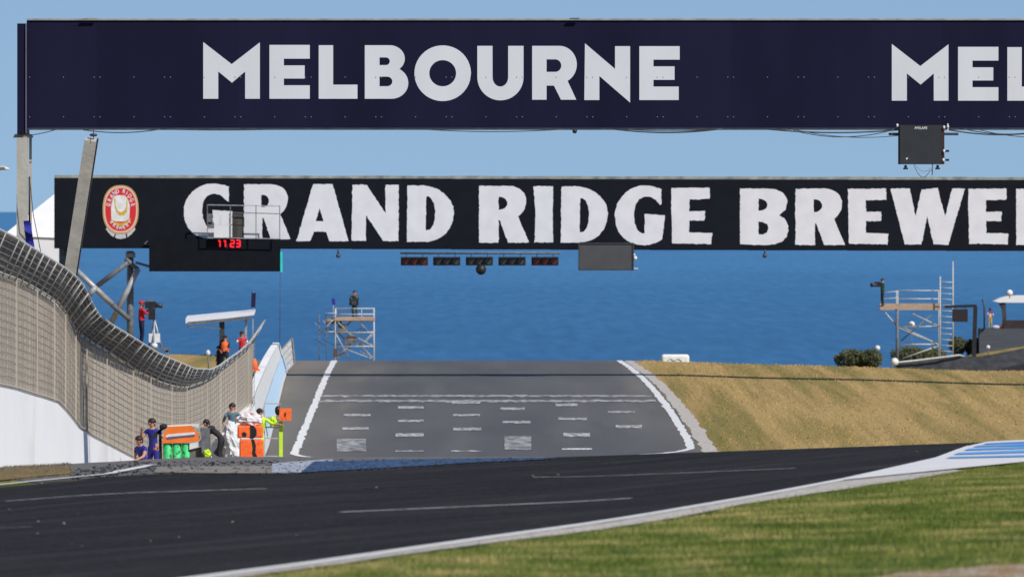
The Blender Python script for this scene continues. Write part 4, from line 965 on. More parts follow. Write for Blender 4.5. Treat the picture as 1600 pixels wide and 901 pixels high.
# pit-wall shelter
sh = empty('pit_shelter', (W(345, 560, 455).x, 455, gz(W(345, 560, 455).x, 455)), 'open stand with a slanted white roof behind the mesh fence', 'shelter')
Ds_ = 455
mb = MB(); q = [W(290, 498, Ds_), W(397, 488, Ds_), W(397, 492, Ds_), W(290, 505, Ds_)]; T = Vector((0, 2.2, .12))
mb.face(q); mb.face([p+T for p in q][::-1])
for i in range(4): a, b = q[i], q[(i+1) % 4]; mb.face((a, a+T, b+T, b))
mb.build('roof', M_roofw, sh)
mb = MB(); mb.bar(W(294, 505, Ds_)+Vector((0, -.02, 0)), W(393, 496, Ds_)+Vector((0, -.02, 0)), .13, .13); mb.build('fascia', M_msteel, sh)
mb = MB(); mb.bar(W(292, 510, Ds_), W(345, 513, Ds_), .05); mb.build('rail', M_msteel, sh)
for px, m_, w_ in ((346.5, M_dsteel, .22), (384, M_steel, .1), (395, M_steel, .05), (342, M_steel, .06)):
    a = W(px, 498, Ds_) if px != 342 else W(px, 538, Ds_); mb = MB(); mb.box((a.x, Ds_+.3, (a.z+gz(a.x, Ds_))/2), (w_, w_, a.z-gz(a.x, Ds_))); mb.build('post', m_, sh)
dk = W(350, 583, Ds_).z
mb = MB(); mb.box((W(350, 583, Ds_).x, Ds_+.2, dk-.05), (3.0, 2.4, .1)); mb.build('deck', M_msteel, sh)
k = empty('navy_flag', tuple(W(396, 490, 456)), 'short dark navy flag standing on the right end of the slanted white roof', 'flag')
mb = MB(); mb.bar(W(395.5, 480, 456), W(396.5, 457, 456), .19, .05); mb.build('cloth', M_navyc, k); mb = MB(); mb.tube([W(395.5, 492, 456), W(396.5, 456, 456)], .02, 6); mb.build('pole', M_steel, k)
person(352, Ds_, 583, height=1.65, face=math.pi*.9, label='person in an orange vest under the slanted white roof', top=M_darkc, legs=M_darkc, cap=M_darkc, vest=M_fluoro, armL='fwd', armR='hips')
person(378, Ds_-.2, 580, height=1.75, face=math.pi*1.1, label='person with white collar and dark red top by the slanted roof\'s right post', top=M_red, legs=M_darkc, sleeves=M_whitec, armL='fwd', armR='cam', vest=None)
person(341, Ds_+.3, 585, height=1.25, face=math.pi*.6, label='dark clothed person seated low left of the orange-vested person', top=M_darkc, legs=M_darkc, armL='fwd')
k = empty('white_globe', tuple(W(326, 575, 450)), 'white round lamp beside the left foot of the slanted-roof stand', 'lamp', 'white globe lamps')
mb = MB(); mb.ball(W(325, 551, 450), .10, (1, 1, 1.3)); mb.build('globe', M_white, k); mb = MB(); mb.tube([W(325, 553, 450), W(326, 580, 450)], .03, 6); mb.build('pole', M_msteel, k)
# marshals on the near left
person(226, 268, None, height=1.72, face=math.pi*.75, label='person in blue with black strap crouched lowest beside the mesh fence', top=M_blue, legs=M_darkc, sleeves=M_skin, lean=.3, crouch=.45, armL='fwd', armR='hips', z=W(226, 756, 268).z)
person(240, 271, None, height=1.75, face=math.pi*.85, label='dark haired person in blue standing beside the orange sign cart', top=M_blue, legs=M_blue, sleeves=M_skin, lean=.12, armL='hips', armR='cam', z=W(240, 758, 271).z)
DMm = 315
person(347, 309, None, height=1.68, face=-math.pi/2+.25 if False else math.pi/2-.2, label='black clothed person leaning over beside the white padding', top=M_darkc, legs=M_darkc, lean=.85, crouch=.1, armL='out', armR='fwd', z=W(347, 727, 309).z)
person(363, DMm+3, None, height=1.75, face=math.pi*.95, label='standing person in a grey-teal top left of the orange blocks', top=M_teal, legs=M_darkc, armL='out', armR='fwd', sleeves=M_darkc, z=W(363, 719, DMm+3).z)
person(404, DMm+2, None, height=1.72, face=math.pi*1.05, label='marshal in a fluorescent yellow jacket leaning on the rail stand', top=M_yellow, legs=M_yellow, cap=M_darkc, lean=.35, armL='out', armR='out', z=W(404, 724, DMm+2).z, vest=M_yellow)
def lump(c, r, sz, amp=.3, fr=3.0):
    m_ = MB(); m_.ball((0, 0, 0), 1, (1, 1, 1), 22, 14); out = []
    for v in m_.v:
        v = Vector(v); n = 1+amp*mnoise.noise(v*fr+Vector(c)*.7)+amp*.5*mnoise.noise(v*fr*2.7+Vector(c)); out.append((c[0]+v.x*r*sz[0]*n, c[1]+v.y*r*sz[1]*n, c[2]+v.z*r*sz[2]*n))
    m_.v = out; m_.sm = [False]*len(m_.f); return m_
# orange sign cart
ca = empty('sign_cart', tuple(W(285, 718, 262)), 'cart with an orange sign panel above three green drums', 'cart')
Dk = 262
def poly(name, pts, D, m, parent, th=.05):
    mb = MB(); q = [W(*p, D) for p in pts]; T = Vector((0, th, 0)); mb.face(q); mb.face([p+T for p in q][::-1])
    for i in range(len(q)): a, b = q[i], q[(i+1) % len(q)]; mb.face((a, a+T, b+T, b))
    return mb.build(name, m, parent)
poly('sign_panel', [(262, 666), (299, 664.5), (307, 674), (312, 681), (311, 688), (296, 691), (254, 692), (256, 677)], Dk, M_orange, ca, .12)
poly('lettering_band', [(258, 681.5), (262, 678), (304, 674.5), (305, 678), (262, 683)], Dk-.01, M_white, ca, .01)
poly('lettering_band', [(260, 684), (263, 682), (304, 678.3), (304.5, 681), (280, 683), (262, 685.5)], Dk-.015, mat('slate_blue_print', (.10, .11, .25), rough=.6), ca, .01)
poly('top_trim', [(262, 664), (312, 661), (310, 668), (299, 664.8), (262, 666)], Dk+.02, M_white, ca, .05)
for i in range(3):
    x = 262+i*14.3; mb = MB(); c = W(x, 718, Dk+.15); h = (718-692)/F*Dk+.3; r = 7/F*Dk
    mb.tube([c+Vector((0, 0, -.3)), c+Vector((0, 0, -.3+h*.34)), c+Vector((0, 0, -.3+h*.36)), c+Vector((0, 0, -.3+h*.97)), c+Vector((0, 0, -.3+h))], [r, r, r*.93, r, r*.9], 16); mb.build('drum', M_green, ca)
poly('side_panel', [(296, 692), (312, 689), (316, 682), (320, 684), (316, 696), (296, 702)], Dk+.02, M_whitec, ca, .1)
poly('storage_box', [(297, 702), (324, 696), (324, 760), (297, 760)], Dk+.1, mat('dull_grey_brown', (.17, .15, .13), (.11, .10, .09), rough=.8), ca, .4)
mb = MB(); mb.bar(W(321, 668, Dk), W(324, 760, Dk), .22, .12); mb.bar(W(313, 671, Dk), W(326, 672, Dk), .1, .1); mb.build('frame_post', M_msteel, ca)
mb = MB(); mb.bar(W(260, 663, Dk+.2), W(236, 686, Dk+.2), .07); mb.bar(W(250, 672, Dk+.2), W(252, 760, Dk+.2), .07); mb.ball(W(255, 666, Dk+.1), .07, (1.4, 1, 1)); mb.build('handle_frame', M_darkc, ca)
mb = lump(W(324, 708, Dk-.1), .085, (1, 1, 1.15), .5, 2.4); mb.build('yellow_bundle', M_yellow, ca)
mb = MB(); mb.bar(W(224, 719, Dk-3), W(318, 717.5, Dk-3), .04, .05); mb.build('orange_base', M_orange, ca)
# orange blocks
ob = empty('barrier_block', tuple(W(390, 718, 306)), 'stack of fluorescent orange blocks with black straps', 'barrier block')
Db = 306
def blk(x0, y0, x1, y1, m, nm, th=.5, D=Db):
    a = W(x0, y0, D); b = W(x1, y1, D); mb = MB(); mb.box(((a.x+b.x)/2, D+th/2, (a.z+b.z)/2), (b.x-a.x, th, a.z-b.z)); o = mb.build(nm, m, ob)
    bv = o.modifiers.new('b', 'BEVEL'); bv.width = .05; bv.segments = 3; return o
blk(371, 664.5, 410.5, 684, M_fluoro, 'upper_block'); blk(374, 686, 411.5, 728, M_fluoro, 'lower_block'); blk(375, 683, 410, 688, mat('pale_pink_strap', (.75, .55, .5), rough=.7), 'strap', .46)
poly('strap', [(391, 664), (396, 664), (401, 671), (401, 680), (395, 685), (391, 684)], Db-.012, M_black, ob, .02)
poly('strap', [(393, 686), (397, 686), (400, 696), (399, 706), (402, 713), (396, 713), (394, 708), (395, 700)], Db-.012, M_black, ob, .02)
poly('buckle', [(378, 676), (382, 674), (386, 678), (384, 682), (379, 681)], Db-.012, M_black, ob, .02)
wb = empty('white_padding', tuple(W(355, 718, 310)), 'pale grey-white padding slumped against the left of the orange blocks', 'padding')
for c_, r_, z_ in ((W(360, 678, 311), .24, (1.0, .8, 1.5)), (W(352, 704, 311.5), .40, (1.1, .6, 1.0)), (W(365, 698, 311), .34, (.7, .6, 1.4))):
    lump(c_, r_, z_, .5, 2.2).build('fold', M_whitec, wb)
mb = MB(); q = [W(341, 687, 309), W(339, 699, 309), W(333, 707, 309), W(340, 713, 309), W(344, 700, 309)]; mb.face(q); mb.face([p+Vector((0, .05, 0)) for p in q][::-1]); mb.build('dark_patch', mat('dusky_purple', (.10, .085, .14), rough=.7), wb)
wr = empty('rider_leathers', tuple(W(389, 664, Db+1)), 'white and red bundle on top of the stacked orange blocks', 'bundle')
lump(W(390, 655, Db+.3), .31, (1.25, .8, .68), .35, 2.5).build('cover', mat('white_red_cloth', (.74, .72, .73), (.62, .60, .62), rough=.8, nscale=4, c3=(.66, .16, .18), n3=5.5, t3=(.56, .62)), wr)
# rail stand with orange board
rs = empty('rail_stand', tuple(W(440, 716, 318)), 'thin pale rail stand with a fluorescent yellow leg', 'stand')
Dr = 318
for y in (630, 652, 667, 684, 712):
    mb = MB(); mb.bar(W(412, y, Dr), W(438, y+.5, Dr), .035); mb.build('rail', M_wireL, rs)
for px, m_ in ((439, M_yellow), (413, M_wireL)):
    a = W(px, 630 if px == 413 else 655, Dr); mb = MB(); mb.box((a.x, Dr, (a.z+gz(a.x, Dr))/2-.1), (.11 if px == 439 else .035, .08, a.z-gz(a.x, Dr)+.1)); mb.build('leg', m_, rs)
bd = empty('orange_board', tuple(W(446, 656, Dr-.3)), 'small square fluorescent orange board at the top of the yellow-legged stand', 'board')
a = W(436.5, 637.5, Dr-.3); b = W(455.5, 656.5, Dr-.3); mb = MB(); mb.box(((a.x+b.x)/2, Dr-.3, (a.z+b.z)/2), (b.x-a.x, .04, a.z-b.z)); mb.build('panel', M_fluoro, bd)
mb = MB(); c = W(445.5, 647, Dr-.34); mb.bar(c+Vector((0, 0, -.05)), c+Vector((0.01, 0, .06)), .03, .01); mb.ball(c+Vector((.01, 0, -.03)), .02); mb.build('mark', M_darkc, bd)
mb = MB(); mb.ball(W(434, 641, Dr-.2), .09, (1, 1, 1.6)); mb.build('bracket', M_black, bd)
k = empty('hi_vis_bag', tuple(W(427, 665, Dr-.2)), 'crumpled fluorescent yellow bag hanging below the yellow jacket', 'bag')
mb = lump(W(427, 658, Dr-.2), .12, (.95, .7, 1.25), .5, 2.4); mb.build('sack', M_yellow, k)
k = empty('orange_cone_top', tuple(W(398, 575, 430)), 'orange traffic cone top beside the fence end above the white wall', 'cone')
k.name = 'traffic_cone'
mb = MB(); c = W(397.5, 578, 380); mb.tube([c, c+Vector((0, 0, .42))], [.17, .05], 12); mb.build('cone', M_fluoro, k); mb = MB(); mb.box(c, (.42, .4, .05)); mb.build('base', M_fluoro, k)
# white tent at the far left
tn = empty('marquee', (W(60, 400, 545).x, 545, gz(W(60, 400, 545).x, 545)), 'tall white peaked marquee behind the left gantry posts', 'tent')
Dt = 545; ap = W(87, 300, Dt); e0 = W(4, 368, Dt); e1 = W(97, 372, Dt)
mb = MB(); T = Vector((0, 5, 0)); Z = gz(ap.x, Dt)
mid = ap+Vector((0, 1.5, 0)); cs = [e0, e1, e1+T, e0+T]
for i in range(4): mb.face((cs[i], cs[(i+1) % 4], mid))
mb.build('roof', M_roofw, tn)
for i in range(4):
    a, b = cs[i], cs[(i+1) % 4]; w_ = MB(); ins = Vector((0, .1 if i == 0 else 0, -.01))
    w_.face((a+ins, b+ins, Vector((b.x, b.y, Z-.5)), Vector((a.x, a.y, Z-.5)))); w_.build('side_wall', M_roofw, tn)
# gull at the left edge
gu = empty('gull', tuple(W(3, 263, 200)), 'small white bird gliding at the left edge of the sky', 'bird')
mb = MB(); c = W(5, 263.3, 200); mb.tube([c+Vector((-.14, 0, .01)), c+Vector((-.05, 0, 0)), c+Vector((.05, 0, 0)), c+Vector((.12, 0, -.005))], [.012, .035, .03, .008], 8)
for s in (-1, 1):
    q = [c+Vector((-.05, 0, 0)), c+Vector((.05, 0, 0)), c+Vector((.02, s*.25, .05)), c+Vector((-.02, s*.5, .02)), c+Vector((-.05, s*.25, .05))]; mb.face(q); mb.face([p+Vector((0, 0, .008)) for p in q][::-1])
mb.build('body', M_white, gu)

# ------------------------------------------------------------ scaffold towers
def scaffold(name, x0, x1, ydeck, ytop, D, depth, label, lifts, deck_m, mesh_m=M_wireL, brace=True):
    t = empty(name, (W((x0+x1)/2, 560, D).x, D, gz(W((x0+x1)/2, 560, D).x, D)), label, 'scaffold tower')
    xa = W(x0, 0, D).x; xb = W(x1, 0, D).x
    for x in (xa, xb):
        for y in (D, D+depth):
            mb = MB(); zt = W(0, ytop, D).z; mb.tube([(x, y, zt), (x, y, gz(x, y)-.2)], .035, 6); mb.build('standard', mesh_m, t)
    for yy in lifts:
        z = W(0, yy, D).z
        for y in (D, D+depth):
            mb = MB(); mb.tube([(xa, y, z), (xb, y, z)], .03, 6); mb.build('ledger', mesh_m, t)
    z = W(0, ydeck, D).z; mb = MB(); mb.box(((xa+xb)/2, D+depth/2, z), (xb-xa+.1, depth, .06)); mb.build('deck', deck_m, t)
    for y in (D-.05, D+depth+.05):
        mb = MB(); mb.box(((xa+xb)/2, y, z+.12), (xb-xa+.1, .03, .22)); mb.build('toe_board', deck_m, t)
    return t, xa, xb, z
t1, xa, xb, z1 = scaffold('scaffold_tower', 524, 584, 501, 481, 620, 2.0, 'pale left scaffold tower behind the road crest with an operator on top', (482, 491, 519, 541), M_tan)
for p, q in (((524, 520), (545, 558)), ((584, 541), (545, 520)), ((545, 541), (524, 558)), ((520, 500), (500, 520)), ((584, 519), (560, 541)), ((528, 503), (552, 527)), ((540, 545), (580, 560))):
    mb = MB(); mb.tube([W(*p, 620), W(*q, 620.4)], .03, 6); mb.build('brace', M_wireL, t1)
for (x0, x1, y) in ((508, 524, 489), (508, 522, 500), (508, 522, 518)):
    mb = MB(); mb.tube([W(x0, y, 620), W(x1, y, 620)], .03, 6); mb.build('ledger', M_wireL, t1)
for px in (499, 510):
    a = W(px, 491, 620.5); mb = MB(); mb.tube([a, (a.x, a.y, gz(a.x, a.y))], .03, 6); mb.build('standard', M_msteel, t1)
mb = MB(); mb.box(W(522, 501, 620.3), (.9, .3, .35)); mb.box(W(535, 513, 620.3), (.5, .3, .5)); mb.box(W(549, 530, 620.4), (.6, .3, .5)); mb.build('equipment', mat('brown_grey_gear', (.2, .17, .14), (.07, .07, .08), rough=.8, nscale=3), t1)
for (p, q) in (((528, 558), (548, 541)), ((549, 541), (529, 520)), ((530, 519), (548, 502))):
    st = MB(); st.bar(W(*p, 620.9), W(*q, 620.9), .05, .08); st.bar(W(*p, 621.5), W(*q, 621.5), .05, .08)
    for i in range(7): st.box(W(lerp(p[0], q[0], i/6), lerp(p[1], q[1], i/6), 621.2), (.16, .6, .03))
    st.build('stair', M_tan, t1)
for i in range(22):
    a_ = random.choice([524, 545, 565, 584, 508]); y_ = random.choice([524, 541, 560]); tb_ = MB(); tb_.tube([W(a_, y_, 620+random.random()*2), W(a_+random.choice([-20, 20, 16, -16]) if a_ < 570 else a_-22, y_-random.choice([20, 24, 12]), 620+random.random()*2)], .018, 5); tb_.build('brace', M_steel, t1)
cb = MB(); cb.tube([W(565, 541, 621), W(565, 482, 621)], .025, 5); cb.build('standard', M_wireL, t1)
mb = MB(); mb.box(W(524, 551, 619.7), (.24, .2, .5)); mb.build('control_box', mat('rust_brown', (.10, .06, .05), rough=.8), t1)
_, J = person(554, 621, None, height=1.75, face=math.pi*.95, label='dark green clothed operator standing on the left scaffold tower', top=M_greenc, legs=M_greenc, hair=M_hair, armL='cam', armR='cam', z=z1+.04)
k = empty('video_camera', tuple(W(551, 472, 620.3)), 'dark camera in front of the operator on the left scaffold', 'video camera')
mb = MB(); mb.box(W(553, 472, 620.3), (.55, .4, .36)); mb.build('camera_body', M_black, k); mb = MB(); c = W(553, 472, 620.1); mb.tube([c, c+Vector((0, -.4, 0))], [.13, .16], 12); mb.build('lens', M_dsteel, k); mb = MB(); mb.tube([W(553, 476, 620.3), W(553, 501, 620.3)], .04, 6); mb.build('pedestal', M_dsteel, k)
k = empty('navy_flag', tuple(W(521, 485, 620)), 'tiny dark blue flag left of the operator on the left scaffold', 'flag')
mb = MB(); mb.bar(W(520.5, 466, 620), W(521.5, 476, 620), .2, .05); mb.build('cloth', M_blue, k); mb = MB(); mb.tube([W(520.5, 466, 620.02), W(521, 500, 620.02)], .02, 6); mb.build('pole', M_wireL, k)

t2, xa, xb, z2_ = scaffold('scaffold_tower', 1403, 1469, 481, 454, 630, 2.2, 'right scaffold tower with timber deck, ladder and tall aerial poles', (454, 467, 510, 538), M_tan, M_wireL)
z2_ = W(0, 481, 630).z
mb = MB(); mb.box(((W(1375, 0, 630).x+W(1470, 0, 630).x)/2, 630-.1, W(0, 479, 630).z), (W(1470, 0, 630).x-W(1375, 0, 630).x, .06, .40)); mb.build('side_board', M_tan, t2)
mb = MB(); mb.box((W(1390, 0, 630).x, 631.1, W(0, 483, 630).z), (1.2, 2.2, .06)); mb.build('deck_extension', M_tan, t2)
for p, q, m_ in (((1383, 488), (1404, 512), M_wireL), ((1404, 512), (1466, 538), M_wireL), ((1426, 490), (1468, 510), M_wireL), ((1408, 532), (1455, 492), M_msteel), ((1466, 538), (1412, 512), M_wireL), ((1410, 560), (1466, 540), M_wireL)):
    mb = MB(); mb.tube([W(*p, 629.9), W(*q, 630)], .045, 6); mb.build('brace', m_, t2)
for y in (457, 467):
    mb = MB(); mb.tube([W(1377, y, 630), W(1404, y-2, 630)], .03, 6); mb.build('ledger', M_wireL, t2)
a = W(1402, 482, 629.8); mb = MB(); mb.tube([a, (a.x, a.y, gz(a.x, a.y))], .09, 8); mb.build('post', M_msteel, t2)
a = W(1377, 456, 630); mb = MB(); mb.tube([a, W(1377, 488, 630)], .03, 6); mb.build('standard', M_wireL, t2)
ld = empty('ladder', tuple(W(1478, 560, 629.5)), 'tall pale ladder standing against the right scaffold tower', 'ladder')
for px, y0 in ((1469, 432), (1489, 408)):
    a = W(px, y0, 629.5); mb = MB(); mb.tube([a, (a.x, a.y, gz(a.x, a.y)-.1)], .045, 6); mb.build('stile', M_wireL, ld)
for i in range(15):
    y = 440+i*9; mb = MB(); mb.tube([W(1469, y, 629.5), W(1489, y+1, 629.5)], .028, 6); mb.build('rung', M_wireL, ld)
_, J = person(1379, 629, None, height=1.72, face=math.pi*.6, label='green jacketed operator at the left end of the right scaffold deck', top=M_greenc, legs=M_darkc, cap=M_greenc, armL='cam', armR='cam', z=W(0, 478, 629).z-.05)
k = empty('video_camera', tuple(W(1370, 442, 628.6)), 'dark camera held by the operator on the right scaffold deck', 'video camera')
mb = MB(); mb.box(W(1371, 444, 628.6), (.4, .35, .3)); mb.build('camera_body', M_black, k); mb = MB(); c = W(1369, 445, 628.4); mb.tube([c, c+Vector((-.3, -.25, 0))], [.1, .12], 12); mb.build('lens', M_dsteel, k)
# black sign on a bracket pole
k = empty('signal_pole', (W(1524, 560, 626).x, 626, gz(W(1524, 560, 626).x, 626)), 'black cranked pole holding a black signal box beside the right scaffold', 'signal')
a = W(1524, 479, 626); mb = MB(); mb.bar(a, (a.x-.1, a.y, gz(a.x, 626)), .24); mb.build('pole', M_black, k); mb = MB(); mb.bar(W(1476, 479, 626), W(1526, 477.5, 626), .16); mb.build('arm', M_black, k)
a = W(1488, 483, 625.8); b = W(1512, 502.5, 625.8); mb = MB(); mb.box(((a.x+b.x)/2, 625.8, (a.z+b.z)/2), (b.x-a.x, .3, a.z-b.z)); mb.build('signal_box', mat('brown_black', (.02, .013, .015), rough=.6), k)
for px in (1492, 1508):
    mb = MB(); mb.bar(W(px, 478, 625.8), W(px, 484, 625.8), .04); mb.build('hanger', M_black, k)
# white globes on sticks
for i, (px, y, r, yb, D, lb) in enumerate([(1371, 543.5, .16, 572, 600, 'white globe on a thin stick right of the dark bush'), (1398, 565, .23, 575, 600, 'biggest white globe, low at the foot of the right scaffold'),
        (1424.5, 506.5, .19, 570, 634, 'white globe seen through the middle of the right scaffold'), (1577.5, 457.5, .2, 466, 640, 'white globe on top of the right white roof'), (1544, 582-40, .12, 556, 618, 'small white globe on the grass below the trackside hut')]):
    k = empty('white_globe', tuple(W(px, yb, D)), lb, 'lamp', 'white globe lamps')
    mb = MB(); mb.ball(W(px, y, D), r); mb.build('globe', M_white, k); mb = MB(); mb.tube([W(px, y+1, D), W(px, yb, D)], .025, 6); mb.build('pole', M_msteel, k)
# trackside hut at the right edge
ht = empty('trackside_hut', (W(1590, 545, 642).x, 642, gz(W(1590, 545, 642).x, 642)), 'open hut with white domed roof on a dark grey base, right edge', 'hut')
Dh_ = 642
mb = MB(); a = W(1530, 513, Dh_); b = W(1690, 560, Dh_); mb.box(((a.x+b.x)/2, Dh_+1, (a.z+b.z)/2), (b.x-a.x, 2, a.z-b.z)); mb.build('base', mat('slate_cladding', (.05, .06, .075), (.07, .08, .095), rough=.7, nscale=2, scale=(.2, 1, 3)), ht)
mb = MB()
for i in range(9):
    t = i/8; y0 = 462+ (1-min(1, t*4))*8
q = [W(1553, 470.5, Dh_), W(1562, 466, Dh_), W(1572, 463, Dh_), W(1590, 461.5, Dh_), W(1660, 461, Dh_), W(1690, 470, Dh_), W(1680, 473, Dh_), W(1562, 472.5, Dh_)]; T = Vector((0, 2.2, 0))
mb.face(q); mb.face([p+T for p in q][::-1])
for i in range(len(q)): a, b = q[i], q[(i+1) % len(q)]; mb.face((a, a+T, b+T, b))
mb.build('roof', M_roofw, ht)
mb = MB(); mb.bar(W(1568, 472, Dh_+.2), W(1570, 514, Dh_+.2), .25, .2); mb.bar(W(1562, 473, Dh_+.2), W(1569, 486, Dh_+.2), .15, .15); mb.build('post', M_dsteel, ht)
mb = MB(); mb.bar(W(1675, 472, Dh_+.2), W(1675, 514, Dh_+.2), .25, .2); mb.build('post', M_dsteel, ht)
mb = MB(); a = W(1568, 500, Dh_+.1); b = W(1690, 513, Dh_+.1); mb.box(((a.x+b.x)/2, Dh_+.1, (a.z+b.z)/2), (b.x-a.x, .1, a.z-b.z)); mb.build('counter', mat('black_brown_panel', (.02, .016, .018), (.04, .02, .02), rough=.7, nscale=3), ht)
zb = W(0, 513, Dh_).z
mb = MB(); mb.tube([W(1535, 467, Dh_-.1), W(1538, 480, Dh_-.1), W(1538, 514, Dh_-.1)], .06, 6); mb.build('corner_pole', M_dsteel, ht)
person(1547, Dh_+.6, None, height=1.25, face=math.pi*1.05, label='person in a white and pink top seated on the dark hut base', top=mat('white_pink_cloth', (.75, .65, .68), (.75, .25, .35), rough=.8, nscale=5), legs=M_yel, armL='fwd', armR='fwd', z=zb)
k = empty('red_helmet', tuple(W(1566, 513, Dh_+.3)), 'small red helmet on the hut base left of its dark post', 'helmet')
mb = MB(); mb.ball(W(1566, 509.5, Dh_+.3), .16, (1, 1, .95)); mb.build('shell', M_fluoro, k); mb = MB(); mb.box(W(1566, 510, Dh_+.15), (.2, .06, .07)); mb.build('visor', M_black, k)
k = empty('white_bag', tuple(W(1557, 513, Dh_+.3)), 'pale bag lying between the seated person and the red helmet', 'bag')
mb = MB(); mb.ball(W(1556, 511, Dh_+.3), .16, (1.6, 1, .8)); mb.build('sack', mat('pale_lilac', (.5, .5, .6), rough=.8), k)
# low tyre barrier rising to the right
def bank(name, nearp, m, label, D0, h, cat):
    mb = MB()
    for i in range(len(nearp)-1):
        a = W(nearp[i][0], nearp[i][1], D0+i*2); b = W(nearp[i+1][0], nearp[i+1][1], D0+(i+1)*2); T = Vector((0, .8, 0)); Dn = Vector((0, 0, -h))
        mb.face((a, b, b+Dn, a+Dn)); mb.face((a, a+T, b+T, b)); mb.face((a+T, a+T+Dn, b+T+Dn, b+T))
    return tag(mb.build(name, m), label, cat)
M_tyre = mat('black_tyre_wall', (.022, .025, .032), (.045, .05, .06), rough=.8, nscale=1.2, scale=(.5, 1, 3), detail=6)
bank('tyre_barrier', [(1400, 566), (1430, 563), (1470, 559), (1500, 555.5), (1530, 557), (1560, 552), (1600, 544), (1660, 535)], M_tyre, 'long low black tyre barrier curving up to the right edge', 604, 1.0, 'barrier')
bank('tyre_barrier', [(1560, 577), (1580, 572), (1600, 568), (1660, 560)], M_black, 'short darker tyre barrier at the bottom right, nearest the dry grass', 588, .8, 'barrier')
mb = MB(); mb.tube([W(x, y, 603.4+i*2) for i, (x, y) in enumerate([(1400, 566), (1430, 563), (1470, 558), (1498, 554.5), (1512, 558)])], .06, 6); tag(mb.build('barrier_rail', M_wireL), 'pale rail along the top of the long black tyre barrier', 'rail')
# white bale on the crest
k = empty('white_bale', tuple(W(1055, 571, 556)), 'white rounded bale with faint grey marks on the grass crest', 'bale')
mb = MB(); a = W(1033.5, 553.5, 556); b = W(1077, 574, 556); mb.box(((a.x+b.x)/2, 556.5, (a.z+b.z)/2), (b.x-a.x, 1.0, a.z-b.z)); o = mb.build('bale', mat('off_white_foam', (.74, .74, .70), (.62, .63, .60), rough=.8, nscale=3), k)
bv = o.modifiers.new('b', 'BEVEL'); bv.width = .14; bv.segments = 4
mb = MB()
for (p, q) in (((1043, 563), (1048, 560)), ((1048, 560), (1053, 563)), ((1053, 563), (1060, 560)), ((1060, 560), (1066, 564)), ((1045, 566), (1052, 565))): mb.bar(W(*p, 555.98), W(*q, 555.98), .04, .02)
mb.build('grey_mark', mat('faint_grey', (.38, .4, .4), rough=.8), k)

# ------------------------------------------------------------ bushes
def bush(px, D, w, h, label, n=2600, ybase=None):
    X = (px-800)/F*D; z0 = gz(X, D) if ybase is None else W(px, ybase, D).z
    t = empty('bush', (X, D, z0), label, 'bush', 'dark coastal bushes behind the crest')
    mb = MB(); mb.cur = 0
    lob = [(random.uniform(-.35, .35)*w, random.uniform(-.5, .5), random.uniform(.35, .62)*h, random.uniform(.28, .42)) for _ in range(9)]
    for _ in range(n):
        l = random.choice(lob); v = Vector((random.gauss(0, 1), random.gauss(0, 1), random.gauss(0, 1))).normalized()*random.uniform(.6, 1.05)
        c = Vector((X+l[0]+v.x*l[3]*w*.62, D+l[1]+v.y*.8, z0+max(.02, l[2]+v.z*l[3]*h*.95)))
        s = random.uniform(.05, .12); a = Vector((random.uniform(-1, 1), random.uniform(-1, 1), random.uniform(-1, 1))).normalized(); b = a.orthogonal().normalized()
        mb.face((c-a*s, c+b*s*.6, c+a*s, c-b*s*.6))
    mb.build('crown', mat('coastal_foliage', (.035, .045, .016), (.07, .075, .028), rough=.8, nscale=3), t, fix=False)
    mb = MB(); mb.tube([(X, D, z0-.2), (X+.1, D, z0+h*.35), (X-.1, D, z0+h*.6)], [.12, .09, .04], 8)
    for a in (-1, 1): mb.tube([(X, D, z0+h*.2), (X+a*w*.25, D+.1, z0+h*.55)], [.06, .03], 6)
    mb.build('trunk', mat('grey_bark', (.09, .075, .06), rough=.9), t)
    return t
bush(1341, 600, 2.6, 1.3, 'widest dark bush standing left of the right scaffold on the crest', 3800, 578)
bush(1425, 640, 2.6, 1.25, 'dark bush seen between the left legs of the right scaffold', 2600, 572)
bush(1452, 642, 2.2, 1.3, 'dark bush behind the right legs of the right scaffold', 2400, 572)
bush(1512, 644, 2.1, 1.3, 'dark bush behind the black cranked signal pole', 2600, 556)
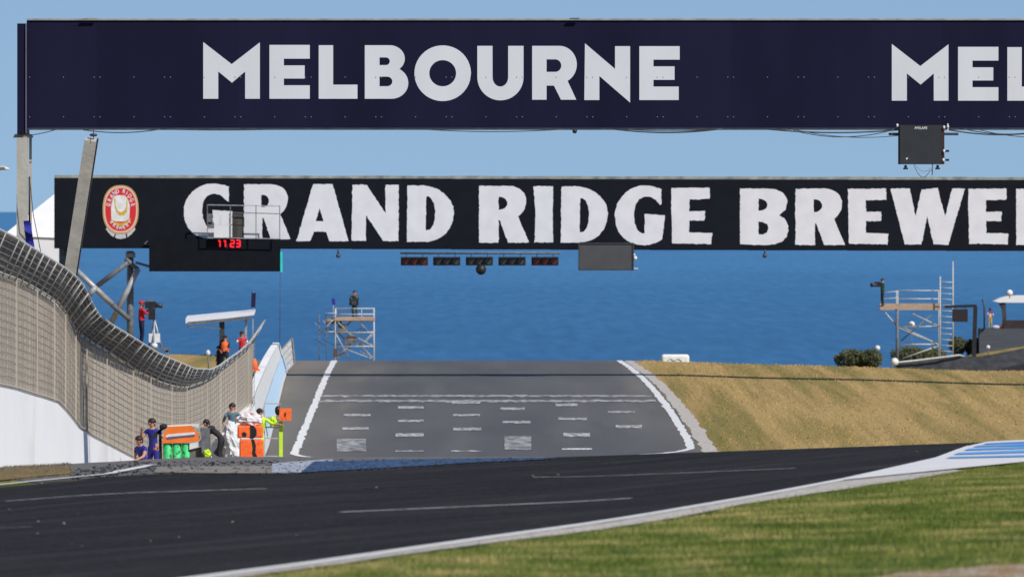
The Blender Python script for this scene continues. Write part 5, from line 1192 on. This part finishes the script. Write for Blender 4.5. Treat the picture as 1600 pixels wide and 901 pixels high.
# small scrub behind the fence
bush(300, 560, 3.2, .55, 'low pale scrub on the skyline behind the mesh fence', 900, 568)

# ------------------------------------------------------------ light, sky, camera
world = bpy.data.worlds.new('World'); scene.world = world; world.use_nodes = True
nt = world.node_tree; N = nt.nodes; L = nt.links; bg = N['Background']; sky = N.new('ShaderNodeTexSky'); sky.sky_type = 'NISHITA'; sky.sun_disc = False
SUN_EL = math.radians(42); to_sun = Vector((.69, -.72, 0)).normalized()
sky.sun_elevation = SUN_EL; sky.sun_rotation = math.atan2(to_sun.x, to_sun.y)
sky.air_density = 1.0; sky.dust_density = .3; sky.ozone_density = 3.0; sky.altitude = 0
tc = N.new('ShaderNodeTexCoord'); mp = N.new('ShaderNodeMapping'); mp.inputs['Location'].default_value = (0, 0, .16)
L.new(tc.outputs['Generated'], mp.inputs['Vector']); L.new(mp.outputs['Vector'], sky.inputs['Vector'])
L.new(sky.outputs['Color'], bg.inputs['Color']); bg.inputs['Strength'].default_value = .10
sd = bpy.data.lights.new('sun', 'SUN'); sd.energy = 4.3; sd.angle = math.radians(.5); sd.color = (1, .955, .90)
so = bpy.data.objects.new('sun', sd); col.objects.link(so)
dirv = Vector((to_sun.x*math.cos(SUN_EL), to_sun.y*math.cos(SUN_EL), math.sin(SUN_EL)))
so.rotation_euler = dirv.to_track_quat('Z', 'Y').to_euler(); so.location = (0, 0, 60)
cd = bpy.data.cameras.new('camera'); cam = bpy.data.objects.new('camera', cd); col.objects.link(cam); scene.camera = cam
cam.location = (0, 0, CZ); cam.rotation_euler = (math.radians(90), 0, 0)
cd.sensor_width = 36; cd.lens = 36*F/1600; cd.shift_y = -(450.5-HY)/1600; cd.clip_start = 1; cd.clip_end = 200000
cd.dof.use_dof = True; cd.dof.focus_distance = 255; cd.dof.aperture_fstop = 7.0
scene.view_settings.view_transform = 'Standard'; scene.view_settings.look = 'None'; scene.view_settings.exposure = 0.08; scene.view_settings.gamma = 1
scene.cycles.max_bounces = 5; scene.cycles.use_denoising = True
